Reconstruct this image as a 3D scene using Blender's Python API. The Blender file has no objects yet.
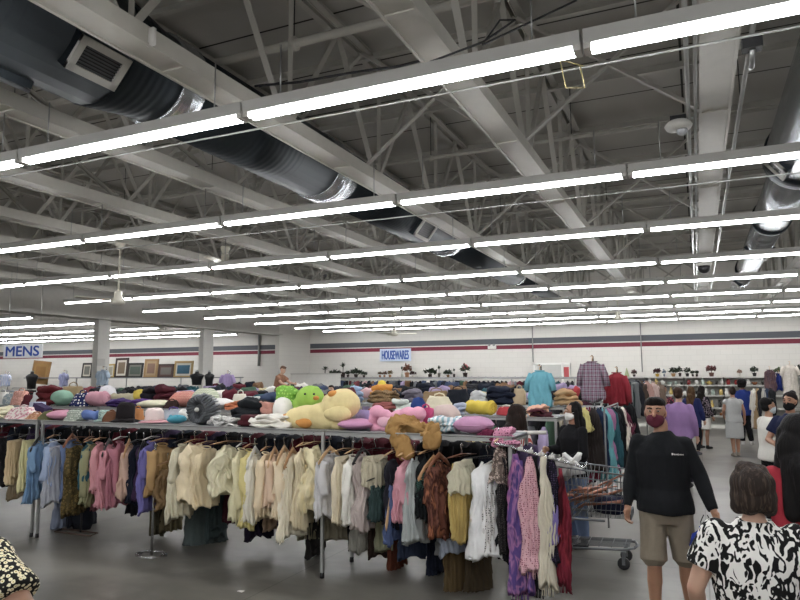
import bpy, bmesh, math, random
from mathutils import Vector, Matrix, noise
PI = math.pi
rnd = random.Random(7)
scene = bpy.context.scene
COL = scene.collection

# ------------------------------------------------------------------ camera
F, PITCH, YAW, ROLL, CAMZ = 657.26, 0.11198, 0.42254, -0.00451, 1.95
fw = Vector((-math.sin(YAW)*math.cos(PITCH), math.cos(YAW)*math.cos(PITCH), math.sin(PITCH)))
rt = Vector((math.cos(YAW), math.sin(YAW), 0))
up = rt.cross(fw)
rt2 = rt*math.cos(ROLL) + up*math.sin(ROLL)
up2 = -rt*math.sin(ROLL) + up*math.cos(ROLL)
cd = bpy.data.cameras.new('camera'); cam = bpy.data.objects.new('camera', cd); COL.objects.link(cam)
m = Matrix.Identity(4)
for i in range(3):
    m[i][0], m[i][1], m[i][2] = rt2[i], up2[i], -fw[i]
m[2][3] = CAMZ
cam.matrix_world = m
cd.sensor_width = 36; cd.lens = F/800*36; cd.clip_end = 200
scene.camera = cam

def at(u, v, y):
    """the point of the plane y = const that the photograph shows at pixel u, v"""
    d = rt2*((u-400)/F) + up2*((300-v)/F) + fw
    t = y/d.y
    return Vector((d.x*t, y, CAMZ + d.z*t))
def at_x(u, v, x):
    d = rt2*((u-400)/F) + up2*((300-v)/F) + fw
    t = x/d.x
    return Vector((x, d.y*t, CAMZ + d.z*t))
def ppm(x, y):
    return F/(Vector((x, y, 0)).dot(fw) or 1)

# ------------------------------------------------------------------ materials
def lin(c):
    if isinstance(c, str):
        c = c.lstrip('#'); c = [int(c[i:i+2], 16)/255 for i in (0, 2, 4)]
    return tuple((x/12.92 if x <= .04045 else ((x+.055)/1.055)**2.4) for x in c[:3]) + (1,)
_m = {}
def new_mat(name):
    mt = bpy.data.materials.new(name); mt.use_nodes = True
    nt = mt.node_tree; b = nt.nodes['Principled BSDF']
    return mt, nt, b
def ramp(nt, fac, stops, interp='LINEAR'):
    r = nt.nodes.new('ShaderNodeValToRGB'); r.color_ramp.interpolation = interp
    e = r.color_ramp.elements
    while len(e) < len(stops): e.new(.5)
    for k, (p, c) in enumerate(stops): e[k].position = p; e[k].color = lin(c)
    nt.links.new(fac, r.inputs[0]); return r.outputs[0]
def coords(nt, scale=(1, 1, 1), kind='Object'):
    t = nt.nodes.new('ShaderNodeTexCoord'); mp = nt.nodes.new('ShaderNodeMapping')
    nt.links.new(t.outputs[kind], mp.inputs[0]); mp.inputs['Scale'].default_value = scale
    return mp.outputs[0]
def noise_tex(nt, vec, scale, detail=3, dist=0.0):
    n = nt.nodes.new('ShaderNodeTexNoise'); nt.links.new(vec, n.inputs['Vector'])
    n.inputs['Scale'].default_value = scale; n.inputs['Detail'].default_value = detail
    n.inputs['Distortion'].default_value = dist; return n.outputs['Fac']
def bump(nt, b, h, strength, dist=.01):
    bp = nt.nodes.new('ShaderNodeBump'); bp.inputs['Strength'].default_value = strength
    bp.inputs['Distance'].default_value = dist
    nt.links.new(h, bp.inputs['Height']); nt.links.new(bp.outputs[0], b.inputs['Normal'])
def plain(hexc, rough=.6, metal=0.0, name='paint'):
    k = ('p', hexc, rough, metal)
    if k not in _m:
        mt, nt, b = new_mat(name); v = coords(nt)
        n = noise_tex(nt, v, 9, 2)
        c = lin(hexc); dk = tuple(x*.86 for x in c[:3])
        r = nt.nodes.new('ShaderNodeMix'); r.data_type = 'RGBA'
        r.inputs[6].default_value = dk+(1,); r.inputs[7].default_value = c
        nt.links.new(n, r.inputs[0]); nt.links.new(r.outputs[2], b.inputs['Base Color'])
        b.inputs['Roughness'].default_value = rough; b.inputs['Metallic'].default_value = metal
        _m[k] = mt
    return _m[k]
def mute(h):
    if h is None: return None
    c = [int(h.lstrip('#')[i:i+2], 16) for i in (0, 2, 4)]; g = .3*c[0]+.59*c[1]+.11*c[2]; t = .27 if max(c)-min(c) > 65 else .08
    return '#%02x%02x%02x' % tuple(min(245, int((x*(1-t)+g*t)*1.05)) for x in c)
def cloth(hexc, pattern=None, c2=None, c3=None, s=1.0):
    hexc, c2, c3 = mute(hexc), mute(c2), mute(c3)
    k = ('c', hexc, pattern, c2, c3, s)
    if k in _m: return _m[k]
    mt, nt, b = new_mat('fabric'); v = coords(nt)
    b.inputs['Roughness'].default_value = .9
    b.inputs['Specular IOR Level'].default_value = .25
    w = nt.nodes.new('ShaderNodeTexNoise'); vv = coords(nt, (14, 14, 5)); nt.links.new(vv, w.inputs['Vector'])
    w.inputs['Scale'].default_value = 1.3; w.inputs['Detail'].default_value = 4
    bump(nt, b, w.outputs['Fac'], .45, .02)
    if pattern is None:
        n = noise_tex(nt, v, 30, 3)
        c = lin(hexc); r = nt.nodes.new('ShaderNodeMix'); r.data_type = 'RGBA'
        r.inputs[6].default_value = tuple(x*.88 for x in c[:3])+(1,); r.inputs[7].default_value = c
        nt.links.new(n, r.inputs[0]); out = r.outputs[2]
    elif pattern == 'blotch':      # bold irregular two colour print
        n = noise_tex(nt, coords(nt, (1, 1, .62)), 17*s, .6, 1.9)
        out = ramp(nt, n, [(0, hexc), (.485, hexc), (.515, c2), (1, c2)])
    elif pattern == 'floral':
        vo = nt.nodes.new('ShaderNodeTexVoronoi'); nt.links.new(v, vo.inputs['Vector']); vo.inputs['Scale'].default_value = 34*s
        o1 = ramp(nt, vo.outputs['Distance'], [(0, c3 or c2), (.16, c3 or c2), (.2, c2), (.42, c2), (.5, hexc), (1, hexc)])
        out = o1
    elif pattern == 'dots':
        vo = nt.nodes.new('ShaderNodeTexVoronoi'); nt.links.new(v, vo.inputs['Vector']); vo.inputs['Scale'].default_value = 55*s
        vo.inputs['Randomness'].default_value = .35
        out = ramp(nt, vo.outputs['Distance'], [(0, c2), (.3, c2), (.36, hexc), (1, hexc)])
    elif pattern in ('stripe', 'band'):
        wv = nt.nodes.new('ShaderNodeTexWave'); nt.links.new(v, wv.inputs['Vector'])
        wv.bands_direction = 'X' if pattern == 'stripe' else 'Z'
        wv.inputs['Scale'].default_value = 9*s; wv.inputs['Distortion'].default_value = .4
        out = ramp(nt, wv.outputs['Fac'], [(0, hexc), (.5, hexc), (.6, c2), (1, c2)])
    elif pattern == 'plaid':
        outs = []
        for d in ('X', 'Z'):
            wv = nt.nodes.new('ShaderNodeTexWave'); nt.links.new(v, wv.inputs['Vector']); wv.bands_direction = d
            wv.inputs['Scale'].default_value = 6*s
            outs.append(ramp(nt, wv.outputs['Fac'], [(0, hexc), (.4, hexc), (.55, c2), (.9, c2), (.95, c3 or c2)]))
        mx = nt.nodes.new('ShaderNodeMix'); mx.data_type = 'RGBA'; mx.inputs[0].default_value = .5
        nt.links.new(outs[0], mx.inputs[6]); nt.links.new(outs[1], mx.inputs[7]); out = mx.outputs[2]
    elif pattern == 'tie':         # vertical change of dye
        n = noise_tex(nt, coords(nt, (3, 3, 1.2)), 2.2*s, 2, .8)
        out = ramp(nt, n, [(0, hexc), (.42, hexc), (.52, c2), (.62, c3 or c2), (1, c3 or c2)])
    nt.links.new(out, b.inputs['Base Color'])
    _m[k] = mt; return mt
def glow(hexc, s):
    k = ('g', hexc, s)
    if k not in _m:
        mt, nt, b = new_mat('lamp_glow'); b.inputs['Base Color'].default_value = (.9, .9, .9, 1)
        b.inputs['Emission Color'].default_value = lin(hexc); b.inputs['Emission Strength'].default_value = s
        _m[k] = mt
    return _m[k]
WHITE = plain('#dcdad4', .5); STEEL = plain('#a9aaa8', .38, .85, 'steel'); DARK = plain('#1b1b1d', .6)
CHROME = plain('#c9cacc', .2, 1, 'chrome'); WOOD = plain('#a5805a', .6, 0, 'wood'); BLACKP = plain('#141416', .4)
GREY = plain('#8d8e8c', .5)

# ------------------------------------------------------------------ mesh builder
class MB:
    def __init__(s): s.v = []; s.f = []
    def add(s, vs, fs):
        o = len(s.v); s.v += [tuple(x) for x in vs]; s.f += [tuple(i+o for i in f) for f in fs]; return s
    def box(s, c, d, rot=None):
        vs = [Vector((x*d[0]/2, y*d[1]/2, z*d[2]/2)) for x in (-1, 1) for y in (-1, 1) for z in (-1, 1)]
        if rot is not None: vs = [rot @ p for p in vs]
        vs = [p+Vector(c) for p in vs]
        return s.add(vs, [(0, 1, 3, 2), (4, 6, 7, 5), (0, 4, 5, 1), (2, 3, 7, 6), (0, 2, 6, 4), (1, 5, 7, 3)])
    def bar(s, a, b, w, h):
        a, b = Vector(a), Vector(b); d = b-a; q = d.to_track_quat('X', 'Z').to_matrix()
        return s.box((a+b)/2, (d.length, w, h), q)
    def tube(s, pts, r, n=8, ry=None, caps=True, rot=0):
        pts = [Vector(p) for p in pts]; k = len(pts)
        rs = r if isinstance(r, (list, tuple)) else [r]*k
        vs = []; prev = None
        for i, p in enumerate(pts):
            d = (pts[min(i+1, k-1)]-pts[max(i-1, 0)]).normalized()
            if prev is None:
                a = d.cross(Vector((0, 0, 1)))
                if a.length < .05: a = Vector((1, 0, 0))
            else: a = prev-d*prev.dot(d)
            a.normalize(); b = d.cross(a); prev = a
            for j in range(n):
                t = 2*PI*j/n+rot; vs.append(p+(a*math.cos(t)+b*math.sin(t)*(ry or 1))*rs[i])
        fs = [(i*n+j, i*n+(j+1) % n, (i+1)*n+(j+1) % n, (i+1)*n+j) for i in range(k-1) for j in range(n)]
        if caps: fs += [tuple(range(n))[::-1], tuple((k-1)*n+j for j in range(n))]
        return s.add(vs, fs)
    def rings(s, rg, caps=True):
        """rg: list of rings, each a list of points (equal lengths)"""
        n = len(rg[0]); k = len(rg); vs = [p for r in rg for p in r]
        fs = [(i*n+j, i*n+(j+1) % n, (i+1)*n+(j+1) % n, (i+1)*n+j) for i in range(k-1) for j in range(n)]
        if caps: fs += [tuple(range(n))[::-1], tuple((k-1)*n+j for j in range(n))]
        return s.add(vs, fs)
    def ell(s, rg, n=20, c=(0, 0, 0)):
        """stack of horizontal ellipses: (z, cx, cy, rx, ry)"""
        return s.rings([[(c[0]+e[1]+e[3]*math.cos(2*PI*j/n), c[1]+e[2]+e[4]*math.sin(2*PI*j/n), c[2]+e[0]) for j in range(n)] for e in rg])
    def lathe(s, prof, n=16, c=(0, 0, 0), axis='Z'):
        rg = []
        for r, z in prof:
            ring = []
            for j in range(n):
                x, y = r*math.cos(2*PI*j/n), r*math.sin(2*PI*j/n)
                p = (x, y, z) if axis == 'Z' else ((x, z, -y) if axis == 'Y' else (z, x, y))
                ring.append((c[0]+p[0], c[1]+p[1], c[2]+p[2]))
            rg.append(ring)
        return s.rings(rg)
    def ball(s, c, r, n=12, m=8, rot=None):
        if not isinstance(r, (tuple, list)): r = (r, r, r)
        vs = []
        for i in range(1, m):
            a = PI*i/m
            for j in range(n):
                b = 2*PI*j/n; vs.append(Vector((r[0]*math.sin(a)*math.cos(b), r[1]*math.sin(a)*math.sin(b), r[2]*math.cos(a))))
        vs += [Vector((0, 0, r[2])), Vector((0, 0, -r[2]))]
        if rot is not None: vs = [rot @ p for p in vs]
        vs = [p+Vector(c) for p in vs]; t = (m-1)*n
        fs = [(i*n+j, (i+1)*n+j, (i+1)*n+(j+1) % n, i*n+(j+1) % n) for i in range(m-2) for j in range(n)]
        fs += [(t, j, (j+1) % n) for j in range(n)] + [(t+1, (m-2)*n+(j+1) % n, (m-2)*n+j) for j in range(n)]
        return s.add(vs, fs)
    def capsule(s, a, b, ra, rb, n=12):
        a, b = Vector(a), Vector(b); d = (b-a).normalized()
        pts = []; rs = []
        for k in range(4, 0, -1): t = PI/2*k/4.3; pts.append(a-d*ra*math.sin(t)); rs.append(ra*math.cos(t))
        pts += [a, b]; rs += [ra, rb]
        for k in range(1, 5): t = PI/2*k/4.3; pts.append(b+d*rb*math.sin(t)); rs.append(rb*math.cos(t))
        return s.tube(pts, rs, n)
    def crumple(s, amp, sc, seed=0, start=0, zs=1.0):
        for i in range(start, len(s.v)):
            p = Vector(s.v[i]); q = Vector((p.x*sc+seed*3.1, p.y*sc-seed, p.z*sc*zs+seed*.7))
            s.v[i] = tuple(p+noise.noise_vector(q)*amp)
        return s
    def mesh(s, name, mat, smooth=True):
        me = bpy.data.meshes.new(name); me.from_pydata(s.v, [], s.f); me.update()
        bm = bmesh.new(); bm.from_mesh(me); bmesh.ops.recalc_face_normals(bm, faces=bm.faces); bm.to_mesh(me); bm.free()
        if mat: me.materials.append(mat)
        if smooth: me.polygons.foreach_set('use_smooth', [True]*len(me.polygons))
        return me
    def build(s, name, mat, parent=None, loc=(0, 0, 0), rz=0, smooth=True):
        return link(name, s.mesh(name, mat, smooth), parent, loc, rz)
def link(name, me, parent=None, loc=(0, 0, 0), rz=0):
    o = bpy.data.objects.new(name, me); COL.objects.link(o); o.location = loc; o.rotation_euler = (0, 0, rz)
    if parent is not None: o.parent = parent
    return o
def sharp(o, deg=35):
    me = o.data; bm = bmesh.new(); bm.from_mesh(me)
    for e in bm.edges:
        if len(e.link_faces) == 2 and e.calc_face_angle(0) > math.radians(deg): e.smooth = False
    bm.to_mesh(me); bm.free(); return o
USED = {}
def tag(o, label, cat, group=None):
    o['label'] = label; o['category'] = cat
    if group: o['group'] = group
    USED.setdefault(label, []).append(o)
    return o
def empty(name, loc, rz=0, label=None, cat=None, group=None):
    o = bpy.data.objects.new(name, None); COL.objects.link(o); o.location = loc; o.rotation_euler = (0, 0, rz)
    o.empty_display_size = .1
    if label: tag(o, label, cat, group)
    return o
def struct(name, mb, mat, smooth=False, **k):
    o = mb.build(name, mat, smooth=smooth, **k); o['kind'] = 'structure'; return o
def copy_tree(o, loc=None, rz=None, parent=None):
    c = o.copy(); COL.objects.link(c)
    if parent is not None: c.parent = parent
    for ch in KIDS.get(o.name, []) or list(o.children): copy_tree(ch, parent=c)
    if loc is not None: c.location = loc
    if rz is not None: c.rotation_euler = (0, 0, rz)
    return c
KIDS = {}
SIDE = bpy.data.scenes.new('workbench')
def evaluated(o):
    with bpy.context.temp_override(scene=SIDE, view_layer=SIDE.view_layers[0]):
        dg = bpy.context.evaluated_depsgraph_get(); dg.update()
        return bpy.data.meshes.new_from_object(o.evaluated_get(dg))
def remeshed(mb, vox, smooth=2, name='body'):
    me = mb.mesh(name, None, True); o = bpy.data.objects.new('tmp', me); SIDE.collection.objects.link(o)
    md = o.modifiers.new('r', 'REMESH'); md.mode = 'VOXEL'; md.voxel_size = vox; md.use_smooth_shade = True
    if smooth: sm = o.modifiers.new('s', 'SMOOTH'); sm.iterations = smooth; sm.factor = .5
    me2 = evaluated(o); me2.name = name
    bpy.data.objects.remove(o); bpy.data.meshes.remove(me)
    return me2
def skin(mb, vox, name, mat, parent=None, smooth=2, wob=0, wsc=8, loc=(0, 0, 0), rz=0, seed=1, zs=.5):
    me = remeshed(mb, vox, smooth, name)
    if wob:
        ns = [Vector(n.vector) for n in me.vertex_normals]; out = []
        for v, nn in zip(me.vertices, ns):
            p = v.co; q = Vector((p.x*wsc+seed*7, p.y*wsc, p.z*wsc*zs)); d = noise.noise(q)*wob
            if wob > .025: d += (abs(noise.noise(q*2.3))-.25)*wob*.9
            out += (p+nn*d)[:]
        me.vertices.foreach_set('co', out); me.update()
    me.materials.clear(); me.materials.append(mat)
    return link(name, me, parent, loc, rz)
ORD = ['first', 'second', 'third', 'fourth', 'fifth', 'sixth', 'seventh', 'eighth', 'ninth', 'tenth', 'eleventh', 'twelfth',
       'thirteenth', 'fourteenth', 'fifteenth', 'sixteenth', 'seventeenth', 'eighteenth', 'nineteenth', 'twentieth']
# ------------------------------------------------------------------ the room
DECK = 6.1
def floor_mat():
    mt, nt, b = new_mat('polished_concrete'); v = coords(nt)
    n = noise_tex(nt, v, .7, 8, .6); n2 = noise_tex(nt, coords(nt, (1, 3, 1)), 3.5, 5)
    mx = nt.nodes.new('ShaderNodeMath'); mx.operation = 'MULTIPLY_ADD'; mx.inputs[1].default_value = .4
    nt.links.new(n2, mx.inputs[0]); nt.links.new(n, mx.inputs[2])
    out = ramp(nt, mx.outputs[0], [(.45, '#504d48'), (.62, '#605d57'), (.72, '#6e6b64'), (.95, '#7f7c74')])
    # sawn joints every 4 m
    br = nt.nodes.new('ShaderNodeTexBrick'); nt.links.new(v, br.inputs['Vector']); br.offset = 0
    br.inputs['Color1'].default_value = (1, 1, 1, 1); br.inputs['Color2'].default_value = (1, 1, 1, 1); br.inputs['Mortar'].default_value = (.45, .45, .45, 1)
    br.inputs['Scale'].default_value = 1; br.inputs['Brick Width'].default_value = 3.7; br.inputs['Row Height'].default_value = 3.7; br.inputs['Mortar Size'].default_value = .006
    mm = nt.nodes.new('ShaderNodeMix'); mm.data_type = 'RGBA'; mm.blend_type = 'MULTIPLY'; mm.inputs[0].default_value = 1
    nt.links.new(out, mm.inputs[6]); nt.links.new(br.outputs[0], mm.inputs[7]); nt.links.new(mm.outputs[2], b.inputs['Base Color'])
    rr = nt.nodes.new('ShaderNodeMapRange'); nt.links.new(n2, rr.inputs[0]); rr.inputs[3].default_value = .26; rr.inputs[4].default_value = .44
    nt.links.new(rr.outputs[0], b.inputs['Roughness']); return mt
def wall_mat(x0, stripes=True):
    mt, nt, b = new_mat('painted_block'); t = nt.nodes.new('ShaderNodeTexCoord'); sp = nt.nodes.new('ShaderNodeSeparateXYZ')
    nt.links.new(t.outputs['Object'], sp.inputs[0]); z = sp.outputs[2]
    br = nt.nodes.new('ShaderNodeTexBrick'); cm = nt.nodes.new('ShaderNodeCombineXYZ')
    nt.links.new(sp.outputs[0], cm.inputs[0]); nt.links.new(z, cm.inputs[1]); nt.links.new(cm.outputs[0], br.inputs['Vector'])
    br.inputs['Color1'].default_value = lin('#d6d3cc'); br.inputs['Color2'].default_value = lin('#d3d0c9'); br.inputs['Mortar'].default_value = lin('#cdcac3')
    br.inputs['Scale'].default_value = 1; br.inputs['Brick Width'].default_value = .4; br.inputs['Row Height'].default_value = .2; br.inputs['Mortar Size'].default_value = .008
    cur = br.outputs[0]
    if stripes:
        for lo, hi, c in ((3.17, 3.40, '#53575c'), (2.96, 3.13, '#732537')):
            a = nt.nodes.new('ShaderNodeMath'); a.operation = 'GREATER_THAN'; nt.links.new(z, a.inputs[0]); a.inputs[1].default_value = lo
            bb = nt.nodes.new('ShaderNodeMath'); bb.operation = 'LESS_THAN'; nt.links.new(z, bb.inputs[0]); bb.inputs[1].default_value = hi
            mu = nt.nodes.new('ShaderNodeMath'); mu.operation = 'MULTIPLY'; nt.links.new(a.outputs[0], mu.inputs[0]); nt.links.new(bb.outputs[0], mu.inputs[1])
            mx = nt.nodes.new('ShaderNodeMix'); mx.data_type = 'RGBA'; nt.links.new(mu.outputs[0], mx.inputs[0]); nt.links.new(cur, mx.inputs[6])
            mx.inputs[7].default_value = lin(c); cur = mx.outputs[2]
    nt.links.new(cur, b.inputs['Base Color']); b.inputs['Roughness'].default_value = .7
    return mt
def deck_mat():
    mt, nt, b = new_mat('ceiling_panels'); v = coords(nt)
    br = nt.nodes.new('ShaderNodeTexBrick'); nt.links.new(v, br.inputs['Vector']); br.offset = 0
    br.inputs['Color1'].default_value = lin('#b2afa8'); br.inputs['Color2'].default_value = lin('#a9a69f'); br.inputs['Mortar'].default_value = lin('#34332f')
    br.inputs['Scale'].default_value = 1; br.inputs['Brick Width'].default_value = 20; br.inputs['Row Height'].default_value = 1.25; br.inputs['Mortar Size'].default_value = .016
    nt.links.new(br.outputs[0], b.inputs['Base Color']); b.inputs['Roughness'].default_value = .9; return mt
XL, YB, XR = -16.87, 27.0, 9.0
struct('floor', MB().box((-18, 10.8, -.05), (56, 33, .1)), floor_mat())
struct('ceiling', MB().box((-18, 10.8, DECK+.1), (56, 33, .2)), deck_mat())
W_S = wall_mat(0); W_P = wall_mat(0, False)
struct('wall_back', MB().box(((XL+XR)/2, YB+.15, DECK/2), (XR-XL, .3, DECK)), W_S)
struct('wall_mens_back', MB().box(((-46+XL-1.9)/2, YB+.15, DECK/2), (46+XL-1.9, .3, DECK)), W_S)
struct('wall_mens_end', MB().box((-45.9, 15, DECK/2), (.2, 25, DECK)), W_P)
struct('wall_pier', MB().box((XL-1.05, YB+.1, DECK/2), (1.7, .4, DECK)), W_P)
struct('wall_left', MB().box((XL-.1, 25.705, DECK/2), (.2, 2.59, DECK)), W_P)
struct('trim_header', MB().box((XL-.2, 9.5, (3.72+DECK)/2), (.4, 29.8, DECK-3.72)).box((XL-.1, 9.5, 3.70), (.62, 29.78, .06)), plain('#cbc8c0', .7))
for k, (y0, y1) in enumerate([(14.72, 15.17), (19.5, 20.05)]):
    o = empty('column', (XL-.1, (y0+y1)/2, 0), 0, ['square white column behind the menswear sign', 'square white column between the framed pictures and the black torso form'][k], 'column')
    MB().box((0, 0, 1.87), (.22, y1-y0, 3.72)).build('shaft', plain('#d5d3cc', .6), o, smooth=False)
    MB().box((0, 0, .15), (.26, y1-y0+.04, .3)).build('base', plain('#9a9892', .6), o, smooth=False)
    if k == 0: MB().box((.125, -.1, 2.35), (.03, .3, .22)).build('electric_box', plain('#c4c2bb', .5), o, smooth=False)

# ------------------------------------------------------------------ roof trusses
BEAM = plain('#c3c0b6', .5, 0, 'cream_steel_paint'); WEB = plain('#b4b1a8', .55, 0, 'grey_steel_paint')
ZB = 4.35
tx = [.265-1.97*k for k in range(-1, 9)]
Y0, Y1 = -5.4, YB
def truss_proto():
    root = empty('roof_truss', (0, 0, 0))
    b = MB()
    b.box((0, (Y0+Y1)/2, ZB+.02), (.24, Y1-Y0, .012))
    for s in (-1, 1): b.box((s*.116, (Y0+Y1)/2, ZB+.075), (.012, Y1-Y0, .15)); b.box((s*.125, (Y0+Y1)/2, ZB+.008), (.02, Y1-Y0, .016))
    k = Y0+1
    while k < Y1:
        b.box((0, k, ZB+.008), (.25, .05, .012)); k += 2.74
    b.build('bottom_chord', BEAM, root, smooth=False)
    t = MB()
    for s in (-1, 1): t.box((s*.07, (Y0+Y1)/2, DECK-.12), (.09, Y1-Y0, .012)); t.box((s*.03, (Y0+Y1)/2, DECK-.07), (.012, Y1-Y0, .14))
    t.build('top_chord', WEB, root, smooth=False)
    w = MB().box((-.03, 0, 0), (.012, .06, 1), None).box((.0, -.025, 0), (.06, .012, 1)).mesh('web_member', WEB, False)
    yb = 7.45 - 2.06*5
    while yb < Y1-.5:
        for yt in (yb-1.03, yb+1.03):
            a = Vector((0, yb, ZB+.1)); c = Vector((0, yt, DECK-.1)); d = c-a
            if yt < Y0 or yt > Y1: continue
            o = link('web_member', w, root, (a+c)/2); o.rotation_mode = 'QUATERNION'
            o.rotation_quaternion = d.to_track_quat('Z', 'Y'); o.scale = (1, 1, d.length)
        o = link('web_member', w, root, (0.03, yb+.03, (ZB+DECK)/2)); o.scale = (.8, .8, DECK-ZB-.2)
        yb += 2.06
    return root
tp = truss_proto(); names = []
for k, x in enumerate(tx):
    o = tp if k == 0 else copy_tree(tp)
    o.location.x = x
    if k == 0: lab = 'roof truss at the upper right edge of the picture, beyond the right-hand air duct'
    elif k == 1: lab = 'roof truss of cream steel carrying conduits and the dome camera, over the aisle'
    else: lab = f'cream steel roof truss, {ORD[k-2]} to the left counting from the one over the aisle'
    tag(o, lab, 'roof truss', 'open steel roof trusses under the dark deck')
# trusses beyond the header, over the menswear side
for k in range(5):
    o = copy_tree(tp); o.location.x = XL-1.4-1.97*k
    tag(o, f'roof truss over the menswear side, {ORD[k]} beyond the header wall', 'roof truss', 'open steel roof trusses under the dark deck')
# sway braces crossing between trusses, and the purlins over them
br = MB().box((0, 0, 0), (.06, .012, 1)).box((.03, .02, 0), (.012, .05, 1)).mesh('sway_brace', WEB, False)
kk = 0
for yy in (4.4, 6.95, 11.5, 15.2, 18.6, 23.4):
    for j in range(8):
        xr = tx[1+j]; xl = xr-1.97
        for (a, c) in (((xl, yy, DECK-.15), (xr, yy, ZB+.1)), ((xl, yy+.06, ZB+.1), (xr, yy+.06, DECK-.15))):
            if yy in (4.4,) and a[2] < 5: continue
            a, c = Vector(a), Vector(c); o = link('sway_brace', br, None, (a+c)/2)
            o.rotation_mode = 'QUATERNION'; o.rotation_quaternion = (c-a).to_track_quat('Z', 'Y'); o.scale = (1, 1, (c-a).length)
            tag(o, 'thin grey steel angle crossing diagonally between two roof trusses', 'brace', 'diagonal sway braces between the roof trusses')
pu = MB().box((-7.5, 0, 0), (19, .07, .012)).box((-7.5, .03, .05), (19, .012, .1)).mesh('purlin', WEB, False)
yy = 1.4; n = 0
while yy < 26.5:
    o = link('purlin', pu, None, (0, yy, DECK-.18)); n += 1
    tag(o, f'steel purlin across the roof trusses, {ORD[n-1]} counting from the camera', 'purlin', 'steel purlins under the ceiling deck')
    yy += 1.9
# pipes
def pipe(name, pts, r, mat, label, cat, clamps=0):
    o = MB().tube(pts, r, 10).build(name, mat); tag(o, label, cat); return o
def clamped(name, a, b, r, mat, label, cat, step):
    root = empty(name, a, 0, label, cat); a, b = Vector(a), Vector(b)
    MB().tube([(0, 0, 0), b-a], r, 10).build('pipe_run', mat, root)
    n = int((b-a).length/step); cl = MB().lathe([(r*1.7, -.025), (r*1.7, .025)], 10, axis='X' if abs((b-a).x) > abs((b-a).y) else 'Y').mesh('clamp', mat)
    hr = MB().tube([(0, 0, 0), (0, 0, DECK-a.z)], .006, 5).mesh('hanger_rod', DARK)
    for k in range(1, n):
        p = (b-a)*k/n; c = link('clamp', cl, root, p); link('hanger_rod', hr, c)
clamped('sprinkler_pipe', (-16.6, 5.45, 5.35), (5, 5.45, 5.35), .045, WEB, 'grey sprinkler pipe crossing the trusses near the top of the picture', 'pipe', 1.97)
clamped('sprinkler_pipe', (-16.6, 9.3, 5.3), (5, 9.3, 5.3), .03, WEB, 'thin sprinkler pipe crossing above the second light row', 'pipe', 1.97)
clamped('sprinkler_pipe', (-16.6, 13.3, 5.3), (5, 13.3, 5.3), .03, WEB, 'thin sprinkler pipe crossing above the fourth light row', 'pipe', 1.97)
GAL = plain('#b9bab8', .3, .7, 'galvanized')
for x, lab, r in ((.04, 'galvanised conduit running along the left side of the truss over the aisle', .018), (.10, 'second galvanised conduit close beside the truss over the aisle', .014), (.47, 'galvanised conduit running along the right side of the truss over the aisle', .018)):
    o = MB().tube([(x, 1, ZB-.01), (x, 26.5, ZB-.01)], r, 8).build('conduit', GAL); tag(o, lab, 'conduit')
# spot box and fittings on the aisle truss
o = empty('junction_box', (.47, 5.1, ZB-.02), 0, 'black junction box with a swivel fitting on the right conduit over the aisle', 'electrical box')
MB().box((0, 0, -.05), (.13, .1, .09)).build('box', DARK, o, smooth=False); MB().tube([(0, 0, -.09), (.0, .12, -.17), (.0, .2, -.14)], .02, 8).build('swivel_arm', STEEL, o)
o = empty('smoke_detector', (-.05, 6.55, ZB-.02), 0, 'white round detector with a clear dome hung left of the aisle truss', 'detector')
MB().lathe([(.0, .05), (.09, .04), (.125, 0), (.11, -.03), (.05, -.045), (0, -.045)], 20, (0, 0, -.06)).build('housing', WHITE, o)
MB().ball((.03, 0, -.11), .05).build('lens_dome', plain('#c8ccd0', .1, .5), o); MB().box((0, 0, .0), (.14, .1, .06)).build('bracket', DARK, o, smooth=False)
o = empty('dome_camera', (.24, 15.6, ZB), 0, 'black and white dome camera on the aisle truss, in front of the fourth light row', 'security camera')
MB().lathe([(0, 0), (.16, 0), (.16, -.08), (.12, -.1), (0, -.1)], 18).build('mount', WHITE, o); MB().ball((0, 0, -.13), .13).build('dome', BLACKP, o)
o = MB().box((0, 0, 0), (.07, .03, .13)).build('sensor', WHITE, None, at_x(151, 37, -3.54)); tag(o, 'small white sensor box fixed to the truss side near the top left', 'sensor')
o = MB().tube([at(430, 62, 4.2), at(483, 42, 4.2), at(515, 20, 4.3), at(500, 20, 4.6), at(482, 45, 4.5), at(577, 0, 4.6)], .008, 6).build('cable', DARK); tag(o, 'thin black cable looped under the deck above the nearest light row', 'cable')
o = MB().tube([at(255, 86, 5.1), at(300, 82, 5.1), at(350, 73, 5.1), at(400, 66, 5.1), at(432, 58, 5.1)], .012, 6).build('cable', DARK); tag(o, 'black cable sagging behind the nearest light row, left of its loop', 'cable')
o = MB().tube([at(583, 66, 4.1), at(560, 60, 4.1), at(566, 88, 4.1), at(585, 88, 4.1), at(580, 66, 4.1)], .005, 6).build('cable', plain('#8d8155')); tag(o, 'yellowish coiled wire hanging under the nearest light row', 'cable')
# thin tie rods under the trusses
for y, z, lab in ((4.4, at(500, 83, 4.4).z, 'nearest'), (7.1, at(500, 206, 7.1).z, 'second')):
    o = MB().tube([(-15.5, y, z), (5, y, z)], .008, 6).build('tie_rod', GAL); tag(o, f'thin tie rod running just behind the {lab} light row', 'rod')

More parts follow.
